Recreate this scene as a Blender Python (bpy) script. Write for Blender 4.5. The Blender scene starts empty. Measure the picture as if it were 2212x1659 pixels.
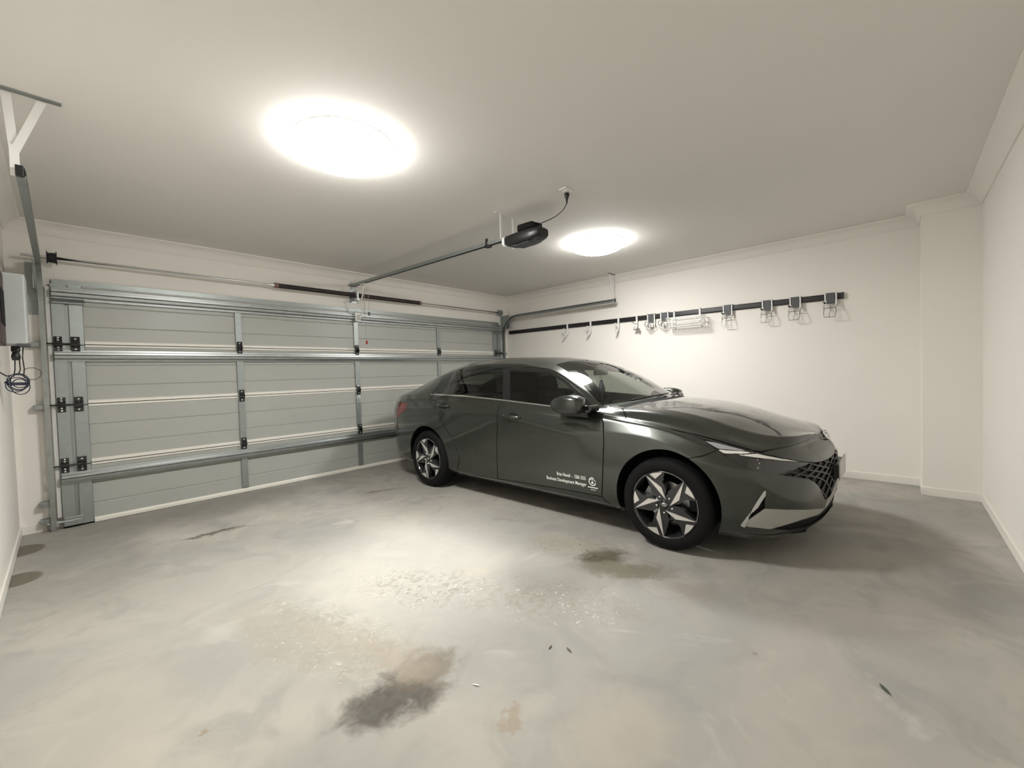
import bpy, bmesh, math, random
import numpy as np
from mathutils import Vector, Matrix
random.seed(4); np.random.seed(4)
sc = bpy.context.scene
# ------------------------------------------------------------------ camera
CAM = Vector((-5.7969, -5.464, 1.2476)); YAW, PITCH, ROLL = -.8232, -.025, -.0305
_F = Vector((-math.sin(YAW)*math.cos(PITCH), math.cos(YAW)*math.cos(PITCH), math.sin(PITCH)))
_R0 = Vector((math.cos(YAW), math.sin(YAW), 0)); _U0 = _R0.cross(_F)
_R = _R0*math.cos(ROLL) + _U0*math.sin(ROLL); _U = -_R0*math.sin(ROLL) + _U0*math.cos(ROLL)
cd = bpy.data.cameras.new('camera'); cam = bpy.data.objects.new('camera', cd); sc.collection.objects.link(cam)
cd.sensor_width = 36; cd.lens = 900.73/2212*36; cd.clip_start = .02; cd.clip_end = 60
cam.matrix_world = Matrix(((_R.x, _U.x, -_F.x, CAM.x), (_R.y, _U.y, -_F.y, CAM.y), (_R.z, _U.z, -_F.z, CAM.z), (0, 0, 0, 1)))
sc.camera = cam
# ------------------------------------------------------------------ world, light, exposure
w = bpy.data.worlds.new('world'); sc.world = w; w.use_nodes = True
w.node_tree.nodes['Background'].inputs[0].default_value = (.02, .022, .028, 1); w.node_tree.nodes['Background'].inputs[1].default_value = .3
sc.view_settings.view_transform = 'Standard'; sc.view_settings.look = 'None'; sc.view_settings.gamma = 1; sc.view_settings.use_curve_mapping = False
sc.view_settings.exposure = 1.97
LAMP_STRENGTH = 24.0                       # emission of the two ceiling domes
sc.cycles.use_denoising = True
sc.cycles.max_bounces = 9; sc.cycles.diffuse_bounces = 5; sc.cycles.glossy_bounces = 4; sc.cycles.transparent_max_bounces = 10
sc.cycles.use_adaptive_sampling = True; sc.cycles.adaptive_threshold = .04; sc.cycles.adaptive_min_samples = 12
sc.cycles.caustics_reflective = False; sc.cycles.caustics_refractive = False
sc.cycles.sample_clamp_indirect = 6
H = 2.6805; W = 6.0854; L = 6.0012; S_ = .3722; YS = 5.6269; CN = .104
# ------------------------------------------------------------------ helpers
C = bpy.context.scene.collection
def link(o, parent=None):
    C.objects.link(o)
    if parent is not None: o.parent = parent
    return o
def mk(name, verts, faces, mat, parent=None, smooth=False, normals=None, mats=None, mi=None, bevel=0, auto=None):
    me = bpy.data.meshes.new(name)
    me.from_pydata([tuple(map(float, v)) for v in verts], [], [tuple(map(int, f)) for f in faces])
    for m in ([mat] if mats is None else mats): me.materials.append(m)
    if mi is not None: me.polygons.foreach_set('material_index', list(mi))
    if smooth or normals is not None: me.polygons.foreach_set('use_smooth', [True] * len(me.polygons))
    me.update()
    if normals is not None: me.normals_split_custom_set_from_vertices([tuple(map(float, n)) for n in normals])
    o = bpy.data.objects.new(name, me); link(o, parent)
    if bevel:
        b = o.modifiers.new('bevel', 'BEVEL'); b.width = bevel; b.segments = 3; b.limit_method = 'ANGLE'; b.angle_limit = .6
        me.polygons.foreach_set('use_smooth', [True] * len(me.polygons))
        w = o.modifiers.new('wn', 'WEIGHTED_NORMAL'); w.keep_sharp = True
    return o
class MB:
    """collects shapes into one mesh"""
    def __init__(s): s.v = []; s.f = []; s.m = []; s.g = []
    def add(s, v, f, m=0):
        n = len(s.v); s.g.append((n, len(s.f))); s.v += [tuple(p) for p in v]; s.f += [tuple(i + n for i in q) for q in f]; s.m += [m] * len(f); return s
    def box(s, x0, x1, y0, y1, z0, z1, m=0):
        v = [(x, y, z) for z in (z0, z1) for y in (y0, y1) for x in (x0, x1)]
        return s.add(v, [(0,2,3,1),(4,5,7,6),(0,1,5,4),(2,6,7,3),(0,4,6,2),(1,3,7,5)], m)
    def tube(s, pts, r, n=8, m=0, cap=True, sx=1.0):
        P = [Vector(p) for p in pts]; rr = r if isinstance(r, (list, tuple)) else [r] * len(P)
        V = []; F = []; up = None
        for i, p in enumerate(P):
            t = (P[min(i+1, len(P)-1)] - P[max(i-1, 0)]).normalized()
            if up is None:
                up = Vector((0,0,1)) if abs(t.z) < .9 else Vector((1,0,0))
            a = t.cross(up).normalized(); b = a.cross(t).normalized(); up = b
            for k in range(n):
                an = 2*math.pi*k/n
                V.append(p + a*math.cos(an)*rr[i]*sx + b*math.sin(an)*rr[i])
        for i in range(len(P)-1):
            for k in range(n):
                F.append((i*n+k, i*n+(k+1)%n, (i+1)*n+(k+1)%n, (i+1)*n+k))
        if cap: F.append(tuple(range(n))[::-1]); F.append(tuple((len(P)-1)*n+k for k in range(n)))
        return s.add(V, F, m)
    def prism(s, poly, axis, lo, hi, m=0):
        """extrude a 2-D polygon along an axis; poly in the two other axes (cyclic order)"""
        n = len(poly); V = []
        for h in (lo, hi):
            for (p, q) in poly:
                V.append({'x': (h, p, q), 'y': (p, h, q), 'z': (p, q, h)}[axis])
        F = [tuple(range(n))[::-1], tuple(range(n, 2*n))] + [(k, (k+1) % n, n+(k+1) % n, n+k) for k in range(n)]
        return s.add(V, F, m)
    def lathe(s, prof, axis='z', n=32, c=(0,0,0), m=0, closed=False):
        V = []; F = []
        for (r, h) in prof:
            for k in range(n):
                a = 2*math.pi*k/n; p, q = r*math.cos(a), r*math.sin(a)
                V.append({'x': (c[0]+h, c[1]+p, c[2]+q), 'y': (c[0]+p, c[1]+h, c[2]+q), 'z': (c[0]+p, c[1]+q, c[2]+h)}[axis])
        L = len(prof)
        for i in range(L if closed else L-1):
            j = (i+1) % L
            for k in range(n): F.append((i*n+k, i*n+(k+1)%n, j*n+(k+1)%n, j*n+k))
        return s.add(V, F, m)
    def build(s, name, mat, parent=None, smooth=False, bevel=0, mats=None, recalc=True, angle=None):
        o = mk(name, s.v, s.f, mat, parent, smooth, mats=mats, mi=s.m if mats else None)
        if recalc:
            bm = bmesh.new(); bm.from_mesh(o.data); bmesh.ops.recalc_face_normals(bm, faces=bm.faces); bm.to_mesh(o.data); bm.free()
        if smooth and angle is not None: o.data.set_sharp_from_angle(angle=angle)
        if bevel:
            b = o.modifiers.new('bevel', 'BEVEL'); b.width = bevel; b.segments = 2; b.limit_method = 'ANGLE'; b.angle_limit = .6
        return o
def build_each(b, name, mat, parent=None, per=1, **kw):
    """one object per run of `per` shapes collected in b"""
    out = []; G = b.g + [(len(b.v), len(b.f))]
    for k in range(0, len(b.g), per):
        (v0, f0), (v1, f1) = G[k], G[min(k+per, len(b.g))]
        q = MB(); q.add(b.v[v0:v1], [tuple(i-v0 for i in f) for f in b.f[f0:f1]]); out.append(q.build(name, mat, parent, **kw))
    return out
def empty(name, loc, rz=0):
    o = bpy.data.objects.new(name, None); o.empty_display_size = .1; o.location = loc; o.rotation_euler = (0, 0, rz); return link(o)
def tag(o, label=None, cat=None, group=None, kind=None):
    if label: o['label'] = label
    if cat: o['category'] = cat
    if group: o['group'] = group
    if kind: o['kind'] = kind
    return o
def copy_tree(o, parent=None):
    c = o.copy(); C.objects.link(c); c.parent = parent
    for ch in list(o.children): copy_tree(ch, c)
    return c
def sub(o, parent):        # re-parent keeping the pose (parents are un-rotated here)
    o.parent = parent; return o

# ------------------------------------------------------------------ materials
def _ns(m): return m.node_tree.nodes, m.node_tree.links
def pbr(name, col, rough=.5, metal=0, coat=0, spec=.5, **kw):
    m = bpy.data.materials.new(name); m.use_nodes = True; n, l = _ns(m); b = n['Principled BSDF']
    b.inputs['Base Color'].default_value = (*col, 1); b.inputs['Roughness'].default_value = rough
    b.inputs['Metallic'].default_value = metal; b.inputs['Coat Weight'].default_value = coat
    b.inputs['Coat Roughness'].default_value = kw.get('coat_rough', .03)
    b.inputs['Specular IOR Level'].default_value = spec
    return m
def noisy(m, scale, amt, bump=0, detail=4, bscale=None, rough_amt=0, dist=.002):
    """gentle procedural variation of colour, roughness and a bump"""
    n, l = _ns(m); b = n['Principled BSDF']; col = tuple(b.inputs['Base Color'].default_value)
    tc = n.new('ShaderNodeTexCoord'); no = n.new('ShaderNodeTexNoise'); no.inputs['Scale'].default_value = scale; no.inputs['Detail'].default_value = detail
    l.new(tc.outputs['Object'], no.inputs['Vector'])
    mx = n.new('ShaderNodeMix'); mx.data_type = 'RGBA'
    l.new(no.outputs['Fac'], mx.inputs['Factor'])
    mx.inputs['A'].default_value = tuple(c * (1 - amt) for c in col[:3]) + (1,); mx.inputs['B'].default_value = tuple(min(1, c * (1 + amt)) for c in col[:3]) + (1,)
    l.new(mx.outputs['Result'], b.inputs['Base Color'])
    if rough_amt:
        r = b.inputs['Roughness'].default_value; mr = n.new('ShaderNodeMapRange'); l.new(no.outputs['Fac'], mr.inputs['Value'])
        mr.inputs['To Min'].default_value = max(0, r - rough_amt); mr.inputs['To Max'].default_value = min(1, r + rough_amt); l.new(mr.outputs['Result'], b.inputs['Roughness'])
    if bump:
        n2 = n.new('ShaderNodeTexNoise'); n2.inputs['Scale'].default_value = bscale or scale * 8; n2.inputs['Detail'].default_value = 3
        l.new(tc.outputs['Object'], n2.inputs['Vector'])
        bp = n.new('ShaderNodeBump'); bp.inputs['Strength'].default_value = bump; bp.inputs['Distance'].default_value = dist
        l.new(n2.outputs['Fac'], bp.inputs['Height']); l.new(bp.outputs['Normal'], b.inputs['Normal'])
    return m
def glass(name, tint, refl=1.0, rough=0.0):
    m = bpy.data.materials.new(name); m.use_nodes = True; n, l = _ns(m); n.remove(n['Principled BSDF'])
    out = n['Material Output']; t = n.new('ShaderNodeBsdfTransparent'); t.inputs['Color'].default_value = (*tint, 1)
    g = n.new('ShaderNodeBsdfGlossy'); g.inputs['Roughness'].default_value = rough; g.inputs['Color'].default_value = (refl, refl, refl, 1)
    f = n.new('ShaderNodeFresnel'); ge = n.new('ShaderNodeNewGeometry'); io = n.new('ShaderNodeMapRange'); io.inputs['To Min'].default_value = 1.5; io.inputs['To Max'].default_value = 1/1.5; l.new(ge.outputs['Backfacing'], io.inputs['Value']); l.new(io.outputs[0], f.inputs['IOR'])
    mx = n.new('ShaderNodeMixShader'); l.new(f.outputs[0], mx.inputs[0]); l.new(t.outputs[0], mx.inputs[1]); l.new(g.outputs[0], mx.inputs[2])
    l.new(mx.outputs[0], out.inputs['Surface']); return m
M = {}
M['wall'] = noisy(pbr('wall_paint', (.86, .83, .78), .75, spec=.3), 1.2, .02, .15, bscale=180, dist=.0006)
M['ceiling'] = noisy(pbr('ceiling_paint', (.80, .78, .745), .85, spec=.2), 1.0, .015, .1, bscale=150, dist=.0005)
M['trim'] = noisy(pbr('trim_paint', (.85, .82, .77), .45), 2, .02)
M['panel'] = noisy(pbr('door_panel', (.41, .42, .39), .38, spec=.5), 3, .03, .1, bscale=90, dist=.0005, rough_amt=.06)
M['cream'] = noisy(pbr('panel_edge_cream', (.80, .78, .71), .4), 5, .03)
M['galv'] = noisy(pbr('galvanised_steel', (.40, .42, .42), .38, metal=.85), 25, .14, .05, rough_amt=.1)
M['galv_dull'] = noisy(pbr('galvanised_dull', (.34, .37, .36), .42, metal=.7), 18, .14, rough_amt=.1)
M['track'] = noisy(pbr('track_steel', (.33, .35, .34), .38, metal=.75), 14, .2, rough_amt=.1)
M['black'] = noisy(pbr('black_plastic', (.012, .012, .013), .35), 12, .2)
M['matt_black'] = noisy(pbr('black_matt', (.008, .008, .008), .8, spec=.2), 12, .2)
M['gloss_black'] = pbr('black_gloss', (.008, .008, .009), .08, coat=.6)
M['white_metal'] = noisy(pbr('white_powder_coat', (.78, .78, .76), .4), 15, .03)
M['bolt'] = pbr('zinc_bolt', (.85, .86, .88), .18, metal=1)
M['spring'] = noisy(pbr('oiled_spring', (.045, .036, .034), .45, metal=.5), 60, .4)
M['chrome'] = pbr('chrome', (.82, .83, .84), .12, metal=1)
M['rail_black'] = noisy(pbr('rail_black', (.014, .012, .014), .38), 10, .25)
M['grey_rubber'] = noisy(pbr('grey_pad', (.085, .09, .095), .55), 20, .15)
# ------------------------------------------------------------------ room shell
def struct(name, mb, mat, smooth=False, bevel=0):
    o = mb.build(name, mat, smooth=smooth, bevel=bevel); o['kind'] = 'structure'; return o
def concrete():
    m = bpy.data.materials.new('stained_concrete'); m.use_nodes = True; n, l = _ns(m); b = n['Principled BSDF']
    geo = n.new('ShaderNodeTexCoord'); P = geo.outputs['Object']
    def noise(s, d=5, dist=0, rough=.55):
        q = n.new('ShaderNodeTexNoise'); q.inputs['Scale'].default_value = s; q.inputs['Detail'].default_value = d; q.inputs['Distortion'].default_value = dist
        q.inputs['Roughness'].default_value = rough; l.new(P, q.inputs['Vector']); return q
    def ramp(src, lo, hi, a=0, b_=1):
        q = n.new('ShaderNodeMapRange'); q.interpolation_type = 'SMOOTHSTEP'; l.new(src, q.inputs['Value'])
        for k, v in zip(('From Min', 'From Max', 'To Min', 'To Max'), (lo, hi, a, b_)): q.inputs[k].default_value = v
        return q.outputs[0]
    def mix(f, a, c, blend='MIX'):
        q = n.new('ShaderNodeMix'); q.data_type = 'RGBA'; q.blend_type = blend
        if isinstance(f, (int, float)): q.inputs['Factor'].default_value = f
        else: l.new(f, q.inputs['Factor'])
        for k, v in (('A', a), ('B', c)):
            if isinstance(v, tuple): q.inputs[k].default_value = (*v, 1)
            else: l.new(v, q.inputs[k])
        return q.outputs['Result']
    def math_(op, a, c=None):
        q = n.new('ShaderNodeMath'); q.operation = op
        for k, v in ((0, a), (1, c)):
            if v is None: continue
            if isinstance(v, (int, float)): q.inputs[k].default_value = v
            else: l.new(v, q.inputs[k])
        return q.outputs[0]
    big = noise(1.1, 4, .6); mid = noise(3.2, 6, 1.2); fine = noise(26, 6); warp = noise(7, 5, .8); warp2 = noise(22, 5, 1.0)
    col = mix(ramp(big.outputs['Fac'], .36, .66), (.33, .322, .295), (.415, .395, .35))
    col = mix(ramp(mid.outputs['Fac'], .48, .70, 0, .55), col, (.285, .28, .26))
    col = mix(ramp(noise(2.1, 5, 1.5).outputs['Fac'], .56, .72, 0, .5), col, (.50, .485, .445))
    wv = n.new('ShaderNodeVectorMath'); wv.operation = 'MULTIPLY_ADD'; l.new(warp.outputs['Color'], wv.inputs[0]); wv.inputs[1].default_value = (.22, .22, 0); l.new(P, wv.inputs[2])
    wv2 = n.new('ShaderNodeVectorMath'); wv2.operation = 'MULTIPLY_ADD'; l.new(warp2.outputs['Color'], wv2.inputs[0]); wv2.inputs[1].default_value = (.09, .09, 0); l.new(wv.outputs[0], wv2.inputs[2])
    def blob(x, y, rx, ry, rot, lo=.35, hi=1.0, crisp=False):
        mp = n.new('ShaderNodeMapping'); mp.vector_type = 'TEXTURE'
        l.new(P if crisp else wv2.outputs[0], mp.inputs['Vector'])
        off = 0 if crisp else .155
        mp.inputs['Location'].default_value = (x+off, y+off, 0); mp.inputs['Rotation'].default_value = (0, 0, math.radians(rot)); mp.inputs['Scale'].default_value = (rx, ry, 1)
        sx = n.new('ShaderNodeVectorMath'); sx.operation = 'MULTIPLY'; l.new(mp.outputs[0], sx.inputs[0]); sx.inputs[1].default_value = (1, 1, 0)
        ln = n.new('ShaderNodeVectorMath'); ln.operation = 'LENGTH'; l.new(sx.outputs[0], ln.inputs[0])
        return ramp(ln.outputs['Value'], lo, hi, 1, 0)
    # pale swept patch in the bay, with raised scaly edges
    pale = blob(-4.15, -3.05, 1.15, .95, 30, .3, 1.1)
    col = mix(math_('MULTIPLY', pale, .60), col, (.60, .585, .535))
    # scaly crust
    vor = n.new('ShaderNodeTexVoronoi'); vor.inputs['Scale'].default_value = 9; vor.feature = 'DISTANCE_TO_EDGE'; l.new(wv2.outputs[0], vor.inputs['Vector'])
    crust = ramp(vor.outputs['Distance'], .0, .05, 1, 0)
    zone = math_('MAXIMUM', math_('MAXIMUM', blob(-4.35, -3.45, .62, .30, -60, .3, 1), blob(-4.98, -3.40, .80, .30, -78, .3, 1)), math_('MAXIMUM', blob(-4.0, -4.1, .55, .30, -60, .3, 1), blob(-3.3, -3.8, .5, .2, -60, .3, 1)))
    patch = ramp(noise(11, 6, 2.0).outputs['Fac'], .50, .60)
    col = mix(math_('MULTIPLY', math_('MULTIPLY', zone, patch), .62), col, (.30, .28, .225))
    col = mix(math_('MULTIPLY', math_('MULTIPLY', zone, crust), .42), col, (.33, .33, .30))
    flake = ramp(noise(17, 5, 2.5).outputs['Fac'], .62, .66)
    col = mix(math_('MULTIPLY', math_('MULTIPLY', zone, flake), .75), col, (.74, .71, .64))
    # stains and broad darker zones: x, y, half length, half width, angle, colour, strength
    ST = [(-5.13, -4.13, .42, .20, -45, (.33, .32, .285), .55), (-4.97, -4.02, .26, .17, -15, (.050, .043, .032), .88), (-4.80, -3.97, .19, .17, -35, (.15, .12, .09), .82), (-4.84, -3.80, .36, .13, -75, (.36, .31, .24), .55),
          (-3.37, -3.99, .21, .17, -35, (.085, .075, .045), .9), (-3.45, -4.20, .42, .15, -60, (.20, .185, .135), .82), (-3.44, -4.62, .17, .13, -75, (.34, .315, .27), .75), (-3.36, -3.70, .36, .17, -78, (.36, .345, .27), .55),
          (-4.99, -1.28, .30, .055, -6, (.075, .07, .045), .92), (-4.85, -1.45, .55, .20, -10, (.38, .365, .31), .5),
          (-3.39, -1.30, .30, .06, -21, (.09, .08, .055), .92), (-3.30, -1.25, .9, .30, -78, (.36, .34, .29), .55), (-3.26, -3.00, .16, .055, -68, (.31, .295, .24), .65), (-3.12, -2.55, .22, .06, -66, (.36, .34, .28), .55),
          (-5.28, -2.00, .20, .10, -19, (.30, .285, .26), .60), (-5.30, -2.61, .40, .26, -75, (.37, .355, .32), .55), (-5.08, -3.23, .60, .21, -82, (.35, .325, .27), .60), (-4.91, -3.54, .50, .16, -78, (.38, .35, .29), .45),
          (-4.8, -.40, 1.6, .60, 0, (.24, .23, .20), .65), (-5.75, -1.3, .50, 1.3, 0, (.26, .25, .22), .55), (-5.75, -3.3, .35, .7, 0, (.47, .425, .36), .4),  # first two: broad darker zones along the door and left wall
          (-4.55, -4.75, .30, .25, 0, (.50, .43, .34), .35), (-4.0, -5.2, .8, .3, 10, (.47, .43, .37), .4), (-4.74, -4.42, .06, .06, 20, (.31, .25, .17), .65), (-5.50, -3.64, .045, .028, 0, (.27, .22, .15), .7),
          (-4.06, -3.51, .13, .09, -51, (.55, .50, .42), .6), (-4.21, -3.25, .42, .022, 6, (.47, .47, .45), .6), (-4.48, -3.54, .34, .020, -80, (.44, .44, .42), .6), (-4.28, -3.62, .30, .018, 20, (.46, .46, .44), .5)]
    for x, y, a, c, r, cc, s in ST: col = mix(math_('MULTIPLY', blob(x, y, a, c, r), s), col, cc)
    # two sharp-edged dark marks beside the left wall
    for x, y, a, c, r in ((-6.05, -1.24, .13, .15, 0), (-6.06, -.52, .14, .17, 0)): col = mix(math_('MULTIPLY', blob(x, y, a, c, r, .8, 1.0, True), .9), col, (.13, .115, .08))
    # small dark specks
    v2 = n.new('ShaderNodeTexVoronoi'); v2.inputs['Scale'].default_value = 3.3; l.new(P, v2.inputs['Vector'])
    sp = math_('MULTIPLY', ramp(v2.outputs['Distance'], .025, .055, 1, 0), ramp(noise(1.7, 2).outputs['Fac'], .5, .6))
    col = mix(math_('MULTIPLY', sp, .7), col, (.17, .15, .11))
    v3 = n.new('ShaderNodeTexVoronoi'); v3.inputs['Scale'].default_value = 7.7; l.new(P, v3.inputs['Vector'])
    sp = math_('MULTIPLY', ramp(v3.outputs['Distance'], .02, .07, 1, 0), ramp(noise(2.9, 2).outputs['Fac'], .58, .66))
    col = mix(math_('MULTIPLY', sp, .55), col, (.24, .21, .16))
    col = mix(ramp(fine.outputs['Fac'], .3, .7, 0, .10), col, (.36, .35, .32))
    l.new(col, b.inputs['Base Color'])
    l.new(ramp(mid.outputs['Fac'], .3, .7, .58, .80), b.inputs['Roughness']); b.inputs['Specular IOR Level'].default_value = .35
    bp = n.new('ShaderNodeBump'); bp.inputs['Strength'].default_value = .22; bp.inputs['Distance'].default_value = .004
    hsum = math_('ADD', math_('MULTIPLY', fine.outputs['Fac'], .35), math_('MULTIPLY', math_('MULTIPLY', zone, crust), .8)); l.new(hsum, bp.inputs['Height']); l.new(bp.outputs[0], b.inputs['Normal'])
    return m
M['concrete'] = concrete()
T = .12
b = MB(); b.box(-W-T, T, -L-T, T+.4, -.15, 0); struct('floor', b, M['concrete'])
b = MB(); b.box(-W-T, T, -L-T, T, H, H+T); struct('ceiling', b, M['ceiling'])
b = MB(); b.box(0, T, -L-T, T, 0, H); b.box(-S_, 0, -L, -YS, 0, H); struct('wall_right', b, M['wall'])
b = MB(); b.box(-W-T, -W, -L-T, T, 0, H); struct('wall_left', b, M['wall'])
b = MB(); b.box(-W, 0, -L-T, -L, 0, H); struct('wall_back', b, M['wall'])
OX0, OX1, OZ = -5.80, -.27, 2.10
b = MB(); b.box(-W, OX0, 0, T, 0, H); b.box(OX1, 0, 0, T, 0, H); b.box(OX0, OX1, 0, T, OZ, H); struct('wall_front', b, M['wall'])
b = MB(); b.box(OX0-.03, OX1+.03, T+.18, T+.2, -.02, OZ+.1); struct('night_sheet', b, M['matt_black'])     # black sheet added as the night's darkness outside the shut door
# cornice: cove section swept round the room
def cornice(name, p0, p1, inward, m0=0, m1=0):
    """p0->p1 along the wall at ceiling height; inward = unit vector into the room; m0, m1 = mitre in x along the run"""
    prof = [(0, -CN), (.010, -CN), (.018, -CN+.012), (.030, -.058), (.052, -.033), (.078, -.020), (CN-.010, -.014), (CN, -.010), (CN, 0), (0, 0)]
    d = (Vector(p1)-Vector(p0)).normalized(); V = []
    for p, mm in ((Vector(p0), m0), (Vector(p1), m1)):
        for (o, z) in prof: V.append(p + Vector(inward)*o + d*(o*mm) + Vector((0, 0, z)))
    n = len(prof); F = [(k, (k+1) % n, n+(k+1) % n, n+k) for k in range(n)] + [tuple(range(n)), tuple(range(n, 2*n))[::-1]]
    b = MB(); b.add(V, F); o = struct(name, b, M['trim'], smooth=True); o.data.set_sharp_from_angle(angle=.5)
cornice('trim_1', (-W, 0, H), (0, 0, H), (0, -1, 0), 1, -1)
cornice('trim_2', (0, 0, H), (0, -YS, H), (-1, 0, 0), 1, -1)
cornice('trim_3', (0, -YS, H), (-S_, -YS, H), (0, 1, 0), 1, 1)
cornice('trim_4', (-S_, -YS, H), (-S_, -L, H), (-1, 0, 0), -1, -1)
cornice('trim_5', (-S_, -L, H), (-W, -L, H), (0, 1, 0), 1, -1)
cornice('trim_6', (-W, -L, H), (-W, 0, H), (1, 0, 0), 1, -1)
SK, ST_ = .075, .011
def skirt(name, x0, x1, y0, y1): b = MB(); b.box(x0, x1, y0, y1, 0, SK); struct(name, b, M['trim'], bevel=.003)
b = MB(); b.box(-ST_, 0, -YS, -.0, 0, SK); b.box(-S_, -ST_, -YS, -YS+ST_, 0, SK); b.box(-S_-ST_, -S_, -L, -YS+ST_, 0, SK); struct('baseboard_right', b, M['trim'], bevel=.002)
skirt('baseboard_left', -W, -W+ST_, -L, 0); skirt('baseboard_back', -W, -S_, -L, -L+ST_)
b = MB(); b.box(-W+ST_, -5.93, -ST_, 0, 0, SK); b.box(-.15, -ST_, -ST_, 0, 0, SK); struct('baseboard_front', b, M['trim'], bevel=.002)
# white strips that show between track and curtain
b = MB(); b.box(-5.866, -5.838, -.040, 0, .10, 2.13); struct('trim_7', b, M['white_metal'])
b = MB(); b.box(-.215, -.200, -.040, 0, .10, 2.13); struct('trim_8', b, M['white_metal'])

# ------------------------------------------------------------------ ceiling lights
M['lamp'] = bpy.data.materials.new('lit_diffuser'); M['lamp'].use_nodes = True
n_, l_ = _ns(M['lamp']); n_.remove(n_['Principled BSDF']); e_ = n_.new('ShaderNodeEmission'); e_.inputs[0].default_value = (1, .985, .95, 1); e_.inputs[1].default_value = LAMP_STRENGTH
tc_ = n_.new('ShaderNodeTexCoord'); vm_ = n_.new('ShaderNodeVectorMath'); vm_.operation = 'MULTIPLY'; vm_.inputs[1].default_value = (1, 1, 0); l_.new(tc_.outputs['Object'], vm_.inputs[0])
ln_ = n_.new('ShaderNodeVectorMath'); ln_.operation = 'LENGTH'; l_.new(vm_.outputs[0], ln_.inputs[0]); mr_ = n_.new('ShaderNodeMapRange'); l_.new(ln_.outputs['Value'], mr_.inputs['Value'])
for k_, v_ in zip(('From Min', 'From Max', 'To Min', 'To Max'), (.16, .29, LAMP_STRENGTH*1.45, LAMP_STRENGTH*.26)): mr_.inputs[k_].default_value = v_
l_.new(mr_.outputs[0], e_.inputs[1]); l_.new(e_.outputs[0], n_['Material Output'].inputs[0])
for (x, y), lab in (((-4.56, -2.98), 'round glowing ceiling light over the empty bay beside the stained floor'), ((-1.70, -3.02), 'round glowing ceiling light above the parked car')):
    o = empty('ceiling_light', (x, y, H)); tag(o, lab, 'ceiling light', 'round ceiling lights')
    b = MB(); b.lathe([(.27, 0), (.290, -.001), (.291, -.010), (.270, -.012)], 'z', 64); b.build('base', M['white_metal'], o, smooth=True)
    b = MB(); b.lathe([(.285, -.010), (.292, -.022), (.288, -.046), (.262, -.078), (.20, -.102), (.10, -.114), (.0001, -.117)], 'z', 64); b.build('diffuser', M['lamp'], o, smooth=True)
# ------------------------------------------------------------------ sectional garage door
DX0, DX1 = -5.835, -.237; PH = .5375; FY = -.035
GD = empty('garage_door', ((DX0+DX1)/2, 0, 0)); tag(GD, 'closed grey sectional double garage door with galvanised struts and black hinges', 'garage door')
def loc(o): o.location = -Vector(GD.location); return o
for k in range(4):
    z0 = .012 + k*PH; z1 = z0 + PH - .004
    f = FY; g = [(f, z0)]
    for q in (.31, .655):
        zc = z0 + q*PH; g += [(f, zc-.006), (f+.006, zc), (f, zc+.006)]
    poly = g + [(f, z1), (-.005, z1), (-.005, z0)]
    b = MB(); b.prism(poly, 'x', DX0, DX1); loc(b.build('door_panel', M['panel'], GD))
STX = [-4.43, -3.05, -1.66]
# cream tongue strips at the joints, interrupted by the stiles
segs = [(-5.64, -4.465), (-4.395, -3.082), (-3.018, -1.69), (-1.63, -.40)]
for k in (1, 2, 3):
    zj = .012 + k*PH + .003
    b = MB()
    for x0, x1 in segs:
        b.prism([(FY, zj-.024), (FY-.010, zj-.020), (FY-.012, zj-.002), (FY-.004, zj+.000), (FY-.004, zj+.003), (FY-.010, zj+.005), (FY-.010, zj+.028), (FY, zj+.034)][::-1], 'x', x0, x1)
    loc(b.build('joint_strip', M['cream'], GD))
    b = MB()
    for x0, x1 in segs: b.box(x0, x1, FY-.0112, FY-.002, zj-.0015, zj+.0045)
    loc(b.build('joint_gap', M['matt_black'], GD))
b = MB(); b.prism([(FY, .004), (FY-.016, .004), (FY-.018, .030), (FY-.006, .044), (FY, .046)], 'x', -5.64, DX1); loc(b.build('bottom_rail', M['cream'], GD))
b = MB(); b.box(DX0, DX1, FY-.012, FY+.02, 0, .006); loc(b.build('bottom_seal', M['matt_black'], GD))
# stiles
for k in range(4):
    z0 = .014 + k*PH; z1 = z0 + PH - .008
    for x in STX:
        b = MB(); b.prism([(x-.034, FY), (x-.030, FY-.018), (x+.030, FY-.018), (x+.034, FY)], 'z', z0+.045, z1-.03); loc(b.build('stile', M['galv_dull'], GD))
    for s in (-1, 1):
        xe = DX0 if s < 0 else DX1
        P = lambda d: xe - s*d
        b = MB(); pl = [(P(.0), FY), (P(.0), FY-.022), (P(.078), FY-.022), (P(.080), FY-.002), (P(.104), FY-.002), (P(.106), FY-.020), (P(.190), FY-.018), (P(.194), FY)]
        b.prism(pl, 'z', z0, z1); loc(b.build('end_stile', M['galv_dull'], GD))
# horizontal struts: hat sections
def strut(zc, h, d):
    y = FY-.020
    poly = [(y, zc-h/2), (y-.004, zc-h/2), (y-.006, zc-h*.30), (y-d, zc-h*.24), (y-d-.004, zc-h*.02), (y-d*.80, zc+h*.02), (y-d-.002, zc+h*.06), (y-d, zc+h*.26), (y-.006, zc+h*.30), (y-.004, zc+h/2), (y, zc+h/2)]
    b = MB(); b.prism(poly, 'x', DX0+.004, DX1-.004); o = loc(b.build('strut', M['galv'], GD, bevel=.002)); return o
strut(1.525, .105, .050); strut(.440, .100, .055); strut(2.075, .115, .050)
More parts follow.
